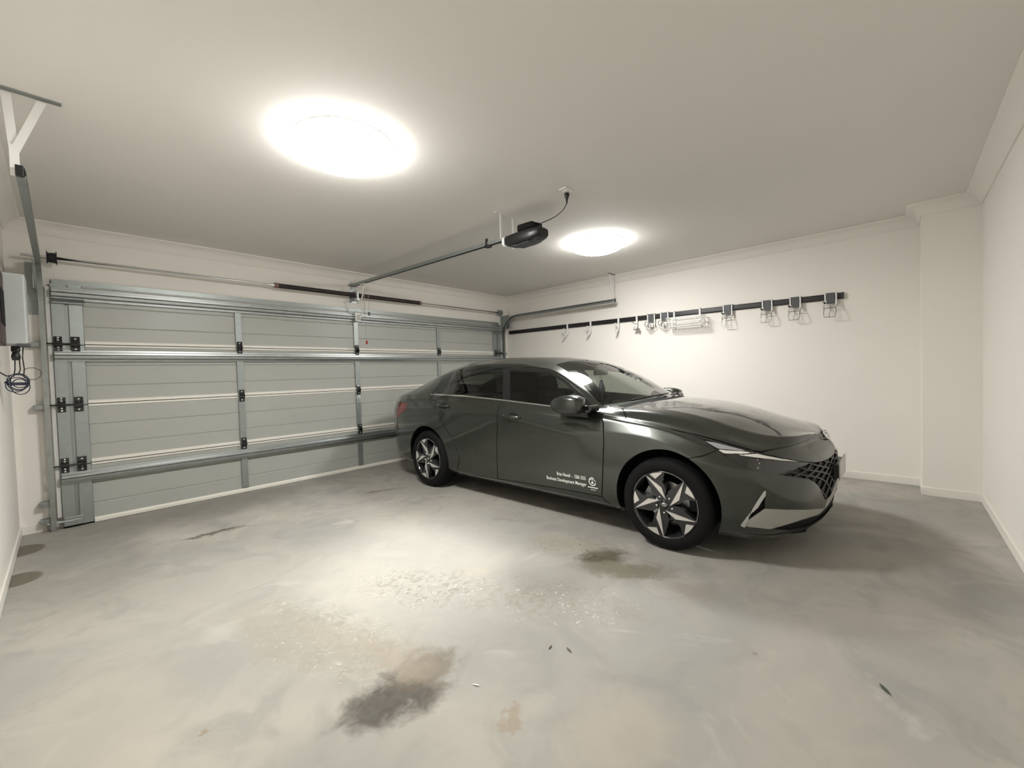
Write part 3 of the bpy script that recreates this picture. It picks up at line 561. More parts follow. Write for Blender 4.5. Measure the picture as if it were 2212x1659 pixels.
POLY = {
 'frame': [[3.8952,0.7799],[3.9339,0.8635],[3.9085,0.9573],[3.7652,0.9868],[3.6223,0.9952],[3.4939,1.0083],[3.3252,1.0135],[3.1667,1.0217],[3.0095,1.0242],[2.8636,1.0384],[2.7368,1.0416],[2.6143,1.0483],[2.5124,1.0378],[2.4183,1.0368],[2.3311,1.0181],[2.2492,0.9903],[2.1723,0.9531],[2.086,0.8739],[2.0402,0.7713],[2.1473,0.7689],[2.2407,0.7682],[2.3376,0.7677],[2.4387,0.7677],[2.5444,0.7681],[2.6458,0.7686],[2.7513,0.7691],[2.8615,0.7699],[2.9764,0.771],[3.0967,0.7723],[3.2135,0.7724],[3.3359,0.7725],[3.4644,0.7731],[3.5996,0.7745],[3.7427,0.7767]],
 'glass_front': [[3.13,0.9866],[2.9844,0.9943],[2.8474,1.0106],[2.7289,1.0146],[2.6143,1.0221],[2.4474,1.0084],[2.3632,0.9873],[2.2832,0.959],[2.159,0.8843],[2.1022,0.8056],[2.1899,0.7847],[2.2817,0.7785],[2.3683,0.7762],[2.4584,0.775],[2.552,0.7742],[2.6559,0.7741],[2.7641,0.7741],[2.8772,0.7746],[2.9955,0.7754],[3.0334,0.8379],[3.0754,0.9047]],
 'glass_rear': [[3.8391,0.7817],[3.8765,0.8493],[3.8533,0.926],[3.7302,0.9482],[3.5889,0.9555],[3.4608,0.9661],[3.34,0.974],[3.2247,0.9838],[3.17,0.9017],[3.1292,0.8366],[3.0929,0.7764],[3.2256,0.7763],[3.3656,0.7764],[3.5136,0.7771],[3.6707,0.7789]],
 'chrome': [[4.2796,0.7733],[4.0646,0.7722],[3.8677,0.7738],[3.6847,0.777],[3.5273,0.776],[3.379,0.776],[3.2388,0.7766],[3.1059,0.7775],[2.9854,0.7766],[2.8702,0.7759],[2.76,0.7757],[2.6544,0.776],[2.5529,0.7765],[2.4544,0.7751],[2.3598,0.7738],[2.2689,0.773],[2.1812,0.7725],[2.0968,0.7725],[2.0175,0.7776],[2.0094,0.7421],[2.0887,0.7432],[2.1729,0.7472],[2.2607,0.7505],[2.3515,0.7526],[2.4459,0.7545],[2.544,0.7565],[2.6455,0.7574],[2.7512,0.7584],[2.8614,0.7595],[2.9764,0.7608],[3.0967,0.7624],[3.2291,0.7616],[3.3687,0.7609],[3.5162,0.7608],[3.6726,0.7618],[3.8529,0.7578],[4.0472,0.7559],[4.2593,0.7565]],
 'chrome_fender': [[2.004,0.7508],[1.9076,0.7461],[1.825,0.7369],[1.8152,0.7096],[1.9004,0.7227],[1.9987,0.7312]],
 'headlight': [[1.2596,0.7161],[1.1537,0.7388],[1.0359,0.7447],[0.9802,0.7447],[0.926,0.743],[0.846,0.7261],[0.7869,0.7134],[0.7294,0.6943],[0.6715,0.6744],[0.605,0.6464],[0.4786,0.6019],[0.5853,0.5934],[0.67,0.5726],[0.7367,0.546],[0.7945,0.5005],[0.8496,0.5242],[0.9013,0.5398],[0.9432,0.5577],[0.985,0.5698],[1.0479,0.6083],[1.0943,0.643],[1.1459,0.674],[1.1997,0.6953]],
 'drl_a': [[1.1408,0.6766],[1.104,0.6595],[1.049,0.6759],[0.9941,0.692],[0.895,0.7281],[0.9955,0.7123],[1.0683,0.6957]],
 'drl_b': [[1.0242,0.6742],[0.9576,0.6983],[0.8828,0.7213],[0.782,0.7055],[0.7001,0.6814],[0.5934,0.6415],[0.7077,0.6676],[0.7703,0.6779],[0.8304,0.6831],[0.8972,0.6843],[0.9614,0.6792]],
 'indicator': [[1.2441,0.7147],[1.1687,0.7247],[1.1048,0.7266],[1.0442,0.7273],[0.9861,0.7275],[0.9579,0.7212],[1.0193,0.7101],[1.0796,0.699],[1.1405,0.685]],
 'grille': [[0.7937,0.5086],[0.7359,0.5508],[0.6691,0.575],[0.4944,0.6063],[0.3985,0.5818],[0.2726,0.575],[0.1513,0.5766],[0.0451,0.5867],[-0.05,0.67],[-0.05,0.3],[0.239,0.2048],[0.3608,0.1999],[0.4112,0.2431],[0.4789,0.3129],[0.5855,0.4087],[0.705,0.4702]],
 'silver': [[0.9935,0.1143],[0.9455,0.145],[0.8971,0.1793],[0.8316,0.1791],[0.7603,0.1795],[0.6853,0.1812],[0.5934,0.1762],[0.4912,0.1672],[0.3447,0.1452],[0.3188,0.1834],[0.2146,0.2114],[-0.05,0.3],[-0.05,0.215],[0.4216,0.1264],[0.5495,0.131],[0.6365,0.125],[0.7483,0.1048],[0.8011,0.0951],[0.8505,0.0844],[0.9246,0.0889],[0.9935,0.0901]],
 'intake': [[0.8388,0.0844],[0.7784,0.0975],[0.7123,0.1094],[0.6349,0.1199],[0.547,0.1255],[0.4167,0.1199],[-0.05,0.205],[-0.05,0.085],[0.6458,0.0587],[0.7558,0.0785]],
 'slit': [[0.8977,0.2962],[0.9295,0.2316],[0.9651,0.1633],[0.9943,0.1274],[1.0227,0.0929],[1.0015,0.0905],[0.9823,0.1437],[0.9383,0.1871],[0.9,0.262]],
 'slit_dark': [[0.8976,0.2754],[0.9357,0.1847],[0.9797,0.1418],[0.9961,0.1141],[0.9271,0.1614],[0.8973,0.1818]],
 'tail': [[4.8638,0.656],[4.6418,0.638],[4.6353,0.5387],[4.774,0.5042],[4.8977,0.4514],[4.937,0.4733]],
 'hood': [[1.9027,0.9338],[1.8153,0.7149],[1.7551,0.7065],[1.6698,0.6998],[1.5896,0.6999],[1.5156,0.7103],[1.4442,0.7219],[1.3748,0.7321],[1.3032,0.7388],[1.244,0.7405],[1.1817,0.7423],[1.1192,0.7436],[1.0545,0.7414],[0.9936,0.739],[0.9353,0.7348],[0.8459,0.738],[0.7592,0.7754],[0.6838,0.8306],[0.5914,0.8711],[0.4504,0.8628],[0.2662,0.9182],[0.1077,1.2813],[-0.05,1.5],[-0.05,1.76],[1.97,1.76],[1.955,1.2]],
 'front_door': [[3.2505,0.9926],[3.1892,0.9033],[3.1441,0.8337],[3.1033,0.7679],[3.078,0.5986],[3.0777,0.497],[3.0951,0.4261],[3.1122,0.3526],[3.1177,0.2899],[3.1222,0.2237],[3.1287,0.1514],[3.1399,0.0703],[3.029,0.0752],[2.9222,0.0794],[2.8196,0.0833],[2.7208,0.087],[2.6256,0.0905],[2.5336,0.0938],[2.4448,0.0971],[2.3491,0.0987],[2.2567,0.1001],[2.1671,0.1013],[2.08,0.1019],[1.9957,0.1009],[1.9864,0.1595],[1.9773,0.2178],[1.9697,0.2777],[1.9643,0.3406],[1.9618,0.4066],[1.9616,0.4759],[1.9678,0.5515],[1.9827,0.6321],[2.0176,0.7366],[2.0833,0.9001],[2.174,0.9747],[2.2546,1.0129],[2.3359,1.0367],[2.4245,1.0555],[2.5191,1.0554],[2.6268,1.069],[2.7462,1.0606],[2.8717,1.0526],[2.991,1.0245],[3.1178,1.0063]],
 'rear_door': [[3.2505,0.9926],[3.1892,0.9033],[3.1441,0.8337],[3.1033,0.7679],[3.078,0.5986],[3.0777,0.497],[3.0951,0.4261],[3.1122,0.3526],[3.1177,0.2899],[3.1222,0.2237],[3.1287,0.1514],[3.1399,0.0703],[3.2867,0.0602],[3.4429,0.0551],[3.5977,0.0429],[3.7684,0.026],[3.6998,0.1284],[3.6734,0.2054],[3.7207,0.2813],[3.7695,0.3524],[3.8415,0.4003],[3.9175,0.4473],[4.0148,0.5296],[4.1071,0.7099],[3.9189,0.7694],[3.9708,0.874],[3.9453,0.9788],[3.781,1.0044],[3.6359,1.0112],[3.5059,1.0235]],
 'fender': [[2.0157,0.7371],[1.9789,0.6324],[1.965,0.5516],[1.9597,0.476],[1.9598,0.4064],[1.9623,0.3399],[1.9678,0.2769],[1.9753,0.2167],[1.9845,0.1581],[1.9938,0.0996],[1.8711,0.0019],[1.7976,0.0911],[1.7543,0.1359],[1.7135,0.185],[1.674,0.2428],[1.6363,0.3042],[1.6011,0.3652],[1.5344,0.3854],[1.4706,0.4128],[1.4091,0.4551],[1.3486,0.5162],[1.2899,0.5665],[1.2326,0.5965],[1.1486,0.6676],[1.2017,0.6937],[1.2624,0.7193],[1.3273,0.7188],[1.3896,0.7166],[1.4518,0.7136],[1.5169,0.7143],[1.5852,0.7059],[1.6588,0.7065],[1.737,0.7134],[1.8169,0.7195],[1.8664,0.7297],[1.9394,0.7319]],
}
# ------------------------------------------------------------------ car build
M['paint'] = pbr('car_paint', (.043, .047, .041), .30, metal=.75, coat=1.0, coat_rough=.03)
def _flake(m):
    n, l = _ns(m); b = n['Principled BSDF']; tc = n.new('ShaderNodeTexCoord'); v = n.new('ShaderNodeTexVoronoi'); v.inputs['Scale'].default_value = 1600
    l.new(tc.outputs['Object'], v.inputs['Vector']); mx = n.new('ShaderNodeMix'); mx.data_type = 'RGBA'; mx.inputs['Factor'].default_value = .5
    mr = n.new('ShaderNodeMapRange'); l.new(v.outputs['Distance'], mr.inputs['Value']); mr.inputs['To Min'].default_value = .7; mr.inputs['To Max'].default_value = 1.2
    mm = n.new('ShaderNodeMix'); mm.data_type = 'RGBA'; mm.blend_type = 'MULTIPLY'; mm.inputs['Factor'].default_value = 1
    mm.inputs['A'].default_value = tuple(b.inputs['Base Color'].default_value); cb = n.new('ShaderNodeCombineColor')
    for k in range(3): l.new(mr.outputs[0], cb.inputs[k])
    l.new(cb.outputs[0], mm.inputs['B']); l.new(mm.outputs['Result'], b.inputs['Base Color'])
_flake(M['paint'])
M['silver'] = noisy(pbr('satin_silver_trim', (.40, .40, .37), .32, metal=.35), 12, .05)
M['ws_glass'] = glass('windshield_glass', (.80, .86, .81), 1.0)
M['tint_glass'] = glass('tinted_glass', (.33, .355, .325), 1.0)
M['lens'] = glass('lamp_lens', (.92, .92, .92), 1.0)
M['tyre'] = noisy(pbr('tyre_rubber', (.0065, .0065, .007), .75, spec=.18), 14, .2)
M['indicator'] = noisy(pbr('milky_indicator', (.42, .42, .44), .2, coat=.5), 60, .12)
M['rim_bright'] = noisy(pbr('machined_alloy', (.72, .70, .68), .30, metal=.55), 30, .03)
M['rim_dark'] = pbr('gloss_black_alloy', (.020, .020, .021), .16, coat=.4)
M['disc'] = noisy(pbr('brake_disc', (.42, .41, .40), .30, metal=.9), 40, .15)
M['interior'] = noisy(pbr('dark_cabin_trim', (.030, .031, .031), .7), 20, .15)
M['seat'] = noisy(pbr('seat_fabric', (.045, .045, .046), .8), 60, .2)
M['red_lens'] = pbr('red_lens', (.16, .012, .010), .12, coat=.5)
M['lamp_white'] = noisy(pbr('lamp_white_guide', (.88, .87, .82), .3), 20, .03)
M['white_vinyl'] = pbr('white_vinyl', (.85, .85, .83), .45)
M['plate'] = noisy(pbr('plate_white', (.55, .52, .48), .4), 30, .04)

CAR = empty('car', (-2.13, -2.92, 0))
tag(CAR, 'dark grey-green metallic four-door sedan with black-and-silver alloy wheels and white door lettering', 'car')
_s, _r, _G = car_grid()
_ns_, _nr_ = len(_s), len(_r)
def _to_local(G, sgn=-1):
    return np.stack([sgn * G[..., 1], G[..., 0] - 1.36, G[..., 2]], -1)
_P = _to_local(_G)
_du = np.gradient(_P, axis=0); _dv = np.gradient(_P, axis=1)
_Nn = np.cross(_du, _dv); _ln = np.linalg.norm(_Nn, axis=-1, keepdims=True)
_Nn = _Nn / np.maximum(_ln, 1e-9)
# keep normals outward
_cen = np.array([0, 1.0 - 1.36 + .4, .6]); _flip = ((_P - _cen) * _Nn).sum(-1, keepdims=True) < 0
_Nn = np.where(_flip, -_Nn, _Nn)
for _e, _q in ((0, 2), (-1, -3)):                       # degenerate end columns borrow their neighbours
    _b = _Nn[_q].copy(); _b[:, 0] = 0; _Nn[_e] = _b / np.maximum(np.linalg.norm(_b, axis=-1, keepdims=True), 1e-9)
_Nn[:, -1, 0] = 0; _Nn[:, -1] /= np.maximum(np.linalg.norm(_Nn[:, -1], axis=-1, keepdims=True), 1e-9)
class Surf:
    """triangles with position, normal and (s, r) parameters per vertex"""
    def __init__(q, X, T): q.X = X; q.T = T
    def split(q, d):
        """cut along d = 0; returns (inside d<0, outside)"""
        T = q.T; neg = d < 0; cnt = neg[T].sum(1)
        X = [q.X]; base = len(q.X); cache = {}; extra = []
        inn = [T[cnt == 3]]; out = [T[cnt == 0]]
        def cut(i, j):
            key = (i, j) if i < j else (j, i)
            if key not in cache:
                t = d[i] / (d[i] - d[j]); cache[key] = base + len(extra); extra.append(q.X[i] * (1 - t) + q.X[j] * t)
            return cache[key]
        ni = []; no = []
        for t3 in T[(cnt == 1) | (cnt == 2)]:
            n = neg[t3]; one = n.sum() == 1
            k = int(np.argmax(n)) if one else int(np.argmin(n))
            a, b, c = int(t3[k]), int(t3[(k+1) % 3]), int(t3[(k+2) % 3])
            ab, ac = cut(a, b), cut(a, c)
            (ni if one else no).append((a, ab, ac)); (no if one else ni).extend([(ab, b, c), (ab, c, ac)])
        if extra: X.append(np.array(extra))
        X = np.concatenate(X)
        mk_ = lambda a, b: Surf(X, np.concatenate([a[0], np.array(b, int).reshape(-1, 3)])).compact()
        return mk_(inn, ni), mk_(out, no)
    def compact(q):
        u, inv = np.unique(q.T, return_inverse=True)
        return Surf(q.X[u], inv.reshape(-1, 3)) if len(u) else Surf(q.X[:0], q.T[:0])
    def sdf(q, poly):
        P = q.X[:, 6:8]; poly = np.array(poly); n = len(poly); best = np.full(len(P), 1e9); ins = np.zeros(len(P), bool)
        for k in range(n):
            a, b = poly[k], poly[(k+1) % n]; e = b - a; L = max((e*e).sum(), 1e-12)
            t = np.clip(((P - a) @ e) / L, 0, 1); dd = P - a - t[:, None] * e
            best = np.minimum(best, np.sqrt((dd*dd).sum(1)))
            c = (a[1] > P[:, 1]) != (b[1] > P[:, 1])
            with np.errstate(divide='ignore', invalid='ignore'):
                xi = (b[0]-a[0]) * (P[:, 1]-a[1]) / (b[1]-a[1]) + a[0]
            ins ^= c & (P[:, 0] < xi)
        return np.where(ins, -best, best)
    def cutp(q, poly, gap=0):
        i, o = q.split(q.sdf(poly) + gap)
        if gap: _, o = q.split(q.sdf(poly) - gap)
        return i, o
    def shift(q, h, outward=True):
        X = q.X.copy(); X[:, 0:3] += X[:, 3:6] * h; return Surf(X, q.T)
def surf_obj(name, S, mat, parent, mirror=False, label=None, thick=0):
    if len(S.T) == 0: return None
    V = S.X[:, 0:3].copy(); N = S.X[:, 3:6].copy(); T = S.T
    # orient the winding with the normals
    fn = np.cross(V[T[:, 1]] - V[T[:, 0]], V[T[:, 2]] - V[T[:, 0]]); w = (fn * N[T[:, 0]]).sum(1) < 0
    T = T.copy(); T[w] = T[w][:, ::-1]
    if mirror: V[:, 0] *= -1; N[:, 0] *= -1; T = T[:, ::-1]
    N = N / np.maximum(np.linalg.norm(N, axis=1, keepdims=True), 1e-9)
    o = mk(name, V, T, mat, parent, normals=N)
    if label: o['label'] = label
    return o
def both_halves(name, S, mat, parent, label=None, thick=0):
    """one mesh for a part that crosses the centre line"""
    V = S.X[:, 0:3]; N = S.X[:, 3:6]; T = S.T
    fn = np.cross(V[T[:, 1]] - V[T[:, 0]], V[T[:, 2]] - V[T[:, 0]]); w = (fn * N[T[:, 0]]).sum(1) < 0
    T = T.copy(); T[w] = T[w][:, ::-1]
    V2 = V * [-1, 1, 1]; N2 = N * [-1, 1, 1]
    o = mk(name, np.concatenate([V, V2]), np.concatenate([T, T[:, ::-1] + len(V)]), mat, parent, normals=np.concatenate([N, N2]))
    if label: o['label'] = label
    return o
_SS, _RR = np.meshgrid(_s, _r, indexing='ij')
_X = np.concatenate([_P, _Nn, _SS[..., None], _RR[..., None]], -1).reshape(-1, 8)
_id = np.arange(_ns_ * _nr_).reshape(_ns_, _nr_)
_q = np.stack([_id[:-1, :-1], _id[1:, :-1], _id[1:, 1:], _id[:-1, 1:]], -1).reshape(-1, 4)
_T = np.concatenate([_q[:, [0, 1, 2]], _q[:, [0, 2, 3]]])
body = Surf(_X, _T)
RM_ = R_PAR[-1]
def arch(S, yc, zc, R):
    d = np.hypot(S.X[:, 1] - (yc - 1.36), S.X[:, 2] - zc) - R
    return np.where(S.X[:, 7] < .9, d, 1)
_, body = body.split(arch(body, 0, .335, .362)); _, body = body.split(arch(body, 2.72, .335, .355))
# opening below the windows' line, used for the dark inner shell
P_WS = [(2.032,1.02),(2.062,1.034),(2.36,1.118),(2.684,1.20),(2.665,1.4),(2.640,1.75),(2.028,1.75),(2.028,1.3)]
P_RW = [(4.16,1.13),(4.13,1.4),(4.12,1.75),(4.93,1.75),(4.925,1.4),(4.90,1.10)]
P_COWL = [(1.965,1.09),(1.945,1.10),(1.96,1.3),(1.975,1.75),(2.028,1.75),(2.028,1.3),(2.03,1.12)]
# grille lattice: crossing ribs that lie on the front surface
def surf_at(sv, rv):
    i = min(np.searchsorted(_s, abs(sv)), _ns_-1); j = min(np.searchsorted(_r, rv), _nr_-1)
    i0, j0 = max(i-1, 0), max(j-1, 0)
    tu = (abs(sv)-_s[i0])/max(_s[i]-_s[i0], 1e-9) if i > i0 else 0; tv = (rv-_r[j0])/max(_r[j]-_r[j0], 1e-9) if j > j0 else 0
    p = (_P[i0, j0]*(1-tu)+_P[i, j0]*tu)*(1-tv) + (_P[i0, j]*(1-tu)+_P[i, j]*tu)*tv
    nn = _Nn[i, j]
    if sv < 0: p = p * [-1, 1, 1]; nn = nn * [-1, 1, 1]
    return Vector(p), Vector(nn)
def inside(poly, x, y):
    c = False; n = len(poly)
    for k in range(n):
        a, b_ = poly[k], poly[(k+1) % n]
        if (a[1] > y) != (b_[1] > y) and x < (b_[0]-a[0])*(y-a[1])/(b_[1]-a[1])+a[0]: c = not c
    return c
LED = [(.903, .662), (.900, .627), (.915, .585)]
GAP = .0028
# inner shell: body minus the panes, moved inwards
_sh = body
for pl in (POLY['glass_front'], POLY['glass_rear'], P_WS, P_RW): _, _sh = _sh.cutp(pl)
sh = both_halves('inner_shell', _sh.shift(-.016), M['interior'], CAR)
# panes and lamps
ws, body = body.cutp(P_WS); rw, body = body.cutp(P_RW); cowl, body = body.cutp(P_COWL)
frame, body = body.cutp(POLY['frame'])
gf, frame = frame.cutp(POLY['glass_front']); gr, frame = frame.cutp(POLY['glass_rear'])
chrome_, body = body.cutp(POLY['chrome']); chf, body = body.cutp(POLY['chrome_fender'])
head, body = body.cutp(POLY['headlight'], .002)
grille, body = body.cutp(POLY['grille'])
silver, body = body.cutp(POLY['silver']); intake, body = body.cutp(POLY['intake'])
slit, body = body.split(body.sdf(POLY['slit']) - .0045); slitd, body = body.cutp(POLY['slit_dark'])
tail, body = body.cutp(POLY['tail'], .0015)
hood, body = body.cutp(POLY['hood'], .0042)
fdoor, body = body.cutp(POLY['front_door'], GAP)
rdoor, body = body.cutp(POLY['rear_door'], GAP)
fender, body = body.cutp(POLY['fender'], GAP)
ffr, rest = frame.cutp(POLY['front_door']); rfr, rest = rest.cutp([(2.9,.6),(5,.6),(5,1.2),(2.9,1.2)])
# what is left: front bumper (s small, low rows), shell
nose, body = body.split(np.where((body.X[:, 6] < 1.9), body.X[:, 1] - (.0 - 1.36), 1.0))
rear_, body = body.split(np.maximum(4.60 - body.X[:, 6], body.X[:, 7] - .34))
both_halves('windshield', ws, M['ws_glass'], CAR, 'clear windshield with greenish tint')
both_halves('rear_window', rw, M['tint_glass'], CAR)
both_halves('cowl', cowl, M['matt_black'], CAR, 'black plastic cowl')
both_halves('bonnet', hood, M['paint'], CAR)
fb = both_halves('front_bumper', nose, M['paint'], CAR)
rb = both_halves('rear_bumper', rear_, M['paint'], CAR)
roof = both_halves('body_shell', body, M['paint'], CAR)
both_halves('bumper_garnish', silver, M['silver'], fb, 'satin silver lower garnish')
both_halves('air_intake', intake.shift(-.012), M['matt_black'], fb, 'black lower air intake')
grl = both_halves('grille', grille.shift(-.022), M['matt_black'], CAR, 'black grille with diamond lattice')
FD = {}; 
for mir in (False, True):
    d = surf_obj('front_door', fdoor, M['paint'], CAR, mir); FD[mir] = d
    surf_obj('window_frame', ffr, M['gloss_black'], d, mir)
    surf_obj('window', gf, M['tint_glass'], d, mir, 'dark tinted window')
    d2 = surf_obj('rear_door', rdoor, M['paint'], CAR, mir)
    surf_obj('window_frame', rfr, M['gloss_black'], d2, mir)
    surf_obj('window', gr, M['tint_glass'], d2, mir, 'dark tinted window')
    surf_obj('belt_moulding', chrome_.shift(.002), M['chrome'], CAR, mir, 'chrome strip under the side windows')
    f = surf_obj('fender', fender, M['paint'], CAR, mir)
    surf_obj('fender_moulding', chf.shift(.002), M['chrome'], f, mir)
    surf_obj('tail_light', tail, M['red_lens'], CAR, mir, 'red tail light')
    h = surf_obj('headlight', head.shift(-.010), M['rim_dark'], CAR, mir, 'slim dark headlight with white light guides')
    for nm, mat_, dz in (('drl_a', 'lamp_white', -.006), ('drl_b', 'lamp_white', -.006), ('indicator', 'indicator', -.005)):
        i_, _ = head.cutp(POLY[nm])
        surf_obj('light_guide', i_.shift(dz), M[mat_], h, mir, 'white light guide')
    surf_obj('lens', head, M['lens'], h, mir)
    for sv, rv in LED:
        p, nn = surf_at(sv if not mir else -sv, rv); p = p - nn*.004
        q = MB(); q.lathe([(.0001, -.003), (.004, -.001), (.0045, .003)], 'y', 10, c=tuple(p)); q.build('lamp_reflector', M['bolt'], h, smooth=True)
    surf_obj('air_curtain', slitd.shift(-.012), M['matt_black'], fb, mir)
    surf_obj('air_curtain_trim', slit.shift(.003), M['chrome'], fb, mir, 'chrome slanted bumper trim')
# arch lips: bands turned inwards around each wheel opening
def on_side(a, z):
    """half width of the body side at (a, z)"""
    A = _G[60:, :75]; d = (A[..., 0] - a) ** 2 + (A[..., 2] - z) ** 2
    i, j = np.unravel_index(np.argmin(d), d.shape); return A[i, j, 1]
for nm, yc, R in (('front', 0, .362), ('rear', 2.72, .355)):
    for sg in (-1, 1):
        V = []; F = []; angs = np.linspace(math.radians(-17), math.radians(197), 60)
        for k, a in enumerate(angs):
            y, z = yc + R*math.cos(a), .335 + R*math.sin(a); w = on_side(y, z)
            V += [(sg*w, y-1.36, z), (sg*(w-.035), y-1.36, z), (sg*(w-.035), yc+(R+.02)*math.cos(a)-1.36, .335+(R+.02)*math.sin(a))]
            if k: F += [(3*k-3, 3*k, 3*k+1, 3*k-2), (3*k-2, 3*k+1, 3*k+2, 3*k-1)]
        mk('wheel_arch', V, F, M['paint'], CAR, smooth=True)
        b = MB(); n = 28
        for w0, w1 in ((.885, .62),):                         # dark liner: half barrel with an inner wall
            V = []; F = []
            for k in range(n+1):
                a = math.radians(-12 + 204*k/n); c, s_ = math.cos(a), math.sin(a)
                V += [(sg*.865, yc+(R+.02)*c-1.36, .335+(R+.02)*s_), (sg*.60, yc+(R+.02)*c-1.36, .335+(R+.02)*s_)]
                if k: F.append((2*k-2, 2*k, 2*k+1, 2*k-1))
            m_ = len(V); V.append((sg*.60, yc-1.36, .335)); F += [(2*k-1, 2*k+1, m_) for k in range(1, n+1)]
            mk('wheel_arch_liner', V, F, M['matt_black'], CAR, smooth=False)
# floor pan and side sills close the underside
b = MB()
b.prism([(-.45, -2.10), (.45, -2.10), (.62, -1.98), (.72, -1.80), (.60, -1.78), (.60, -.98), (.79, -.95), (.79, .95), (.60, .98), (.60, 1.78), (.74, 1.82), (.60, 2.30), (-.60, 2.30), (-.74, 1.82), (-.60, 1.78), (-.60, .98), (-.79, .95), (-.79, -.95), (-.60, -.98), (-.60, -1.78), (-.72, -1.80), (-.62, -1.98)], 'z', .17, .21)
b.build('underbody', M['matt_black'], CAR)
# front lip
def row_pts(rv, i0, i1, off=0):
    j = int(np.argmin(abs(_r - rv))); return [tuple(_P[i, j] + _Nn[i, j]*off) for i in range(i0, i1)]
lipi = int(np.argmin(abs(_s - 1.02)))
L_ = row_pts(.05, 0, lipi, -.004); full = [(-x, y, z) for x, y, z in L_[::-1]] + L_[1:]
V = []; F = []
for k, (x, y, z) in enumerate(full):
    V += [(x, y-.004, z+.012), (x, y-.012, z-.004), (x, y+.03, z-.014), (x*.97, y+.07, z-.002)]
    if k: F += [(4*k-4+i, 4*k+i, 4*k+i+1, 4*k-3+i) for i in range(3)]
mk('front_lip', V, F, M['black'], fb, smooth=True)
# grille lattice
lat = MB(); gp = POLY['grille']
for fam in (1, -1):
    for c0 in np.arange(-2.2, 2.2, .150):
        run = []
        for t in np.linspace(-.80, .80, 161):
            rv = .50 + fam * (t - c0) * .62
            if .2 < rv < .72 and inside(gp, abs(t), rv):
                p, nn = surf_at(t, rv); run.append(p - nn * .008)
            else:
                if len(run) > 3: lat.tube(run, .0085, 6)
                run = []
        if len(run) > 3: lat.tube(run, .0085, 6)
lat.build('lattice', pbr('dark_chrome', (.028, .028, .028), .25, metal=.3), grl, smooth=True)
# number plate and nose emblem
p, nn = surf_at(0, .47)
b = MB(); b.box(-.186, .186, p.y-.030, p.y-.021, .470, .592); pl_ = b.build('number_plate', M['plate'], CAR, bevel=.003); pl_['label'] = 'pale number plate'
b = MB(); b.box(-.16, .16, p.y-.023, p.y+.04, .48, .57); b.build('plate_bracket', M['black'], pl_)
def oval_emblem(name, cx, cy, cz, rx, rz, th, parent, tilt=0):
    b = MB(); n = 40; pts = [(rx*math.cos(2*math.pi*k/n), 0, rz*math.sin(2*math.pi*k/n)) for k in range(n+1)]
    b.tube(pts, th, 6, cap=False)
    for sx in (-.42, .42):
        b.tube([(sx*rx-.12*rx, 0, -rz*.72), (sx*rx*.95+.10*rx, 0, rz*.72)], th*1.25, 6)
    b.tube([(-.45*rx, 0, -rz*.12), (0, 0, 0), (.45*rx, 0, rz*.12)], th*1.1, 6)
    o = b.build(name, M['chrome'], parent, smooth=True); o.location = (cx, cy, cz); o.rotation_euler = (tilt, 0, 0); return o
p, nn = surf_at(0, .90); nn.x = 0; nn.normalize(); p = p + nn*.006
em = oval_emblem('emblem', 0, p.y, p.z, .068, .034, .0048, CAR, math.atan2(-nn.z, -nn.y)); em['label'] = 'oval chrome emblem on the nose'

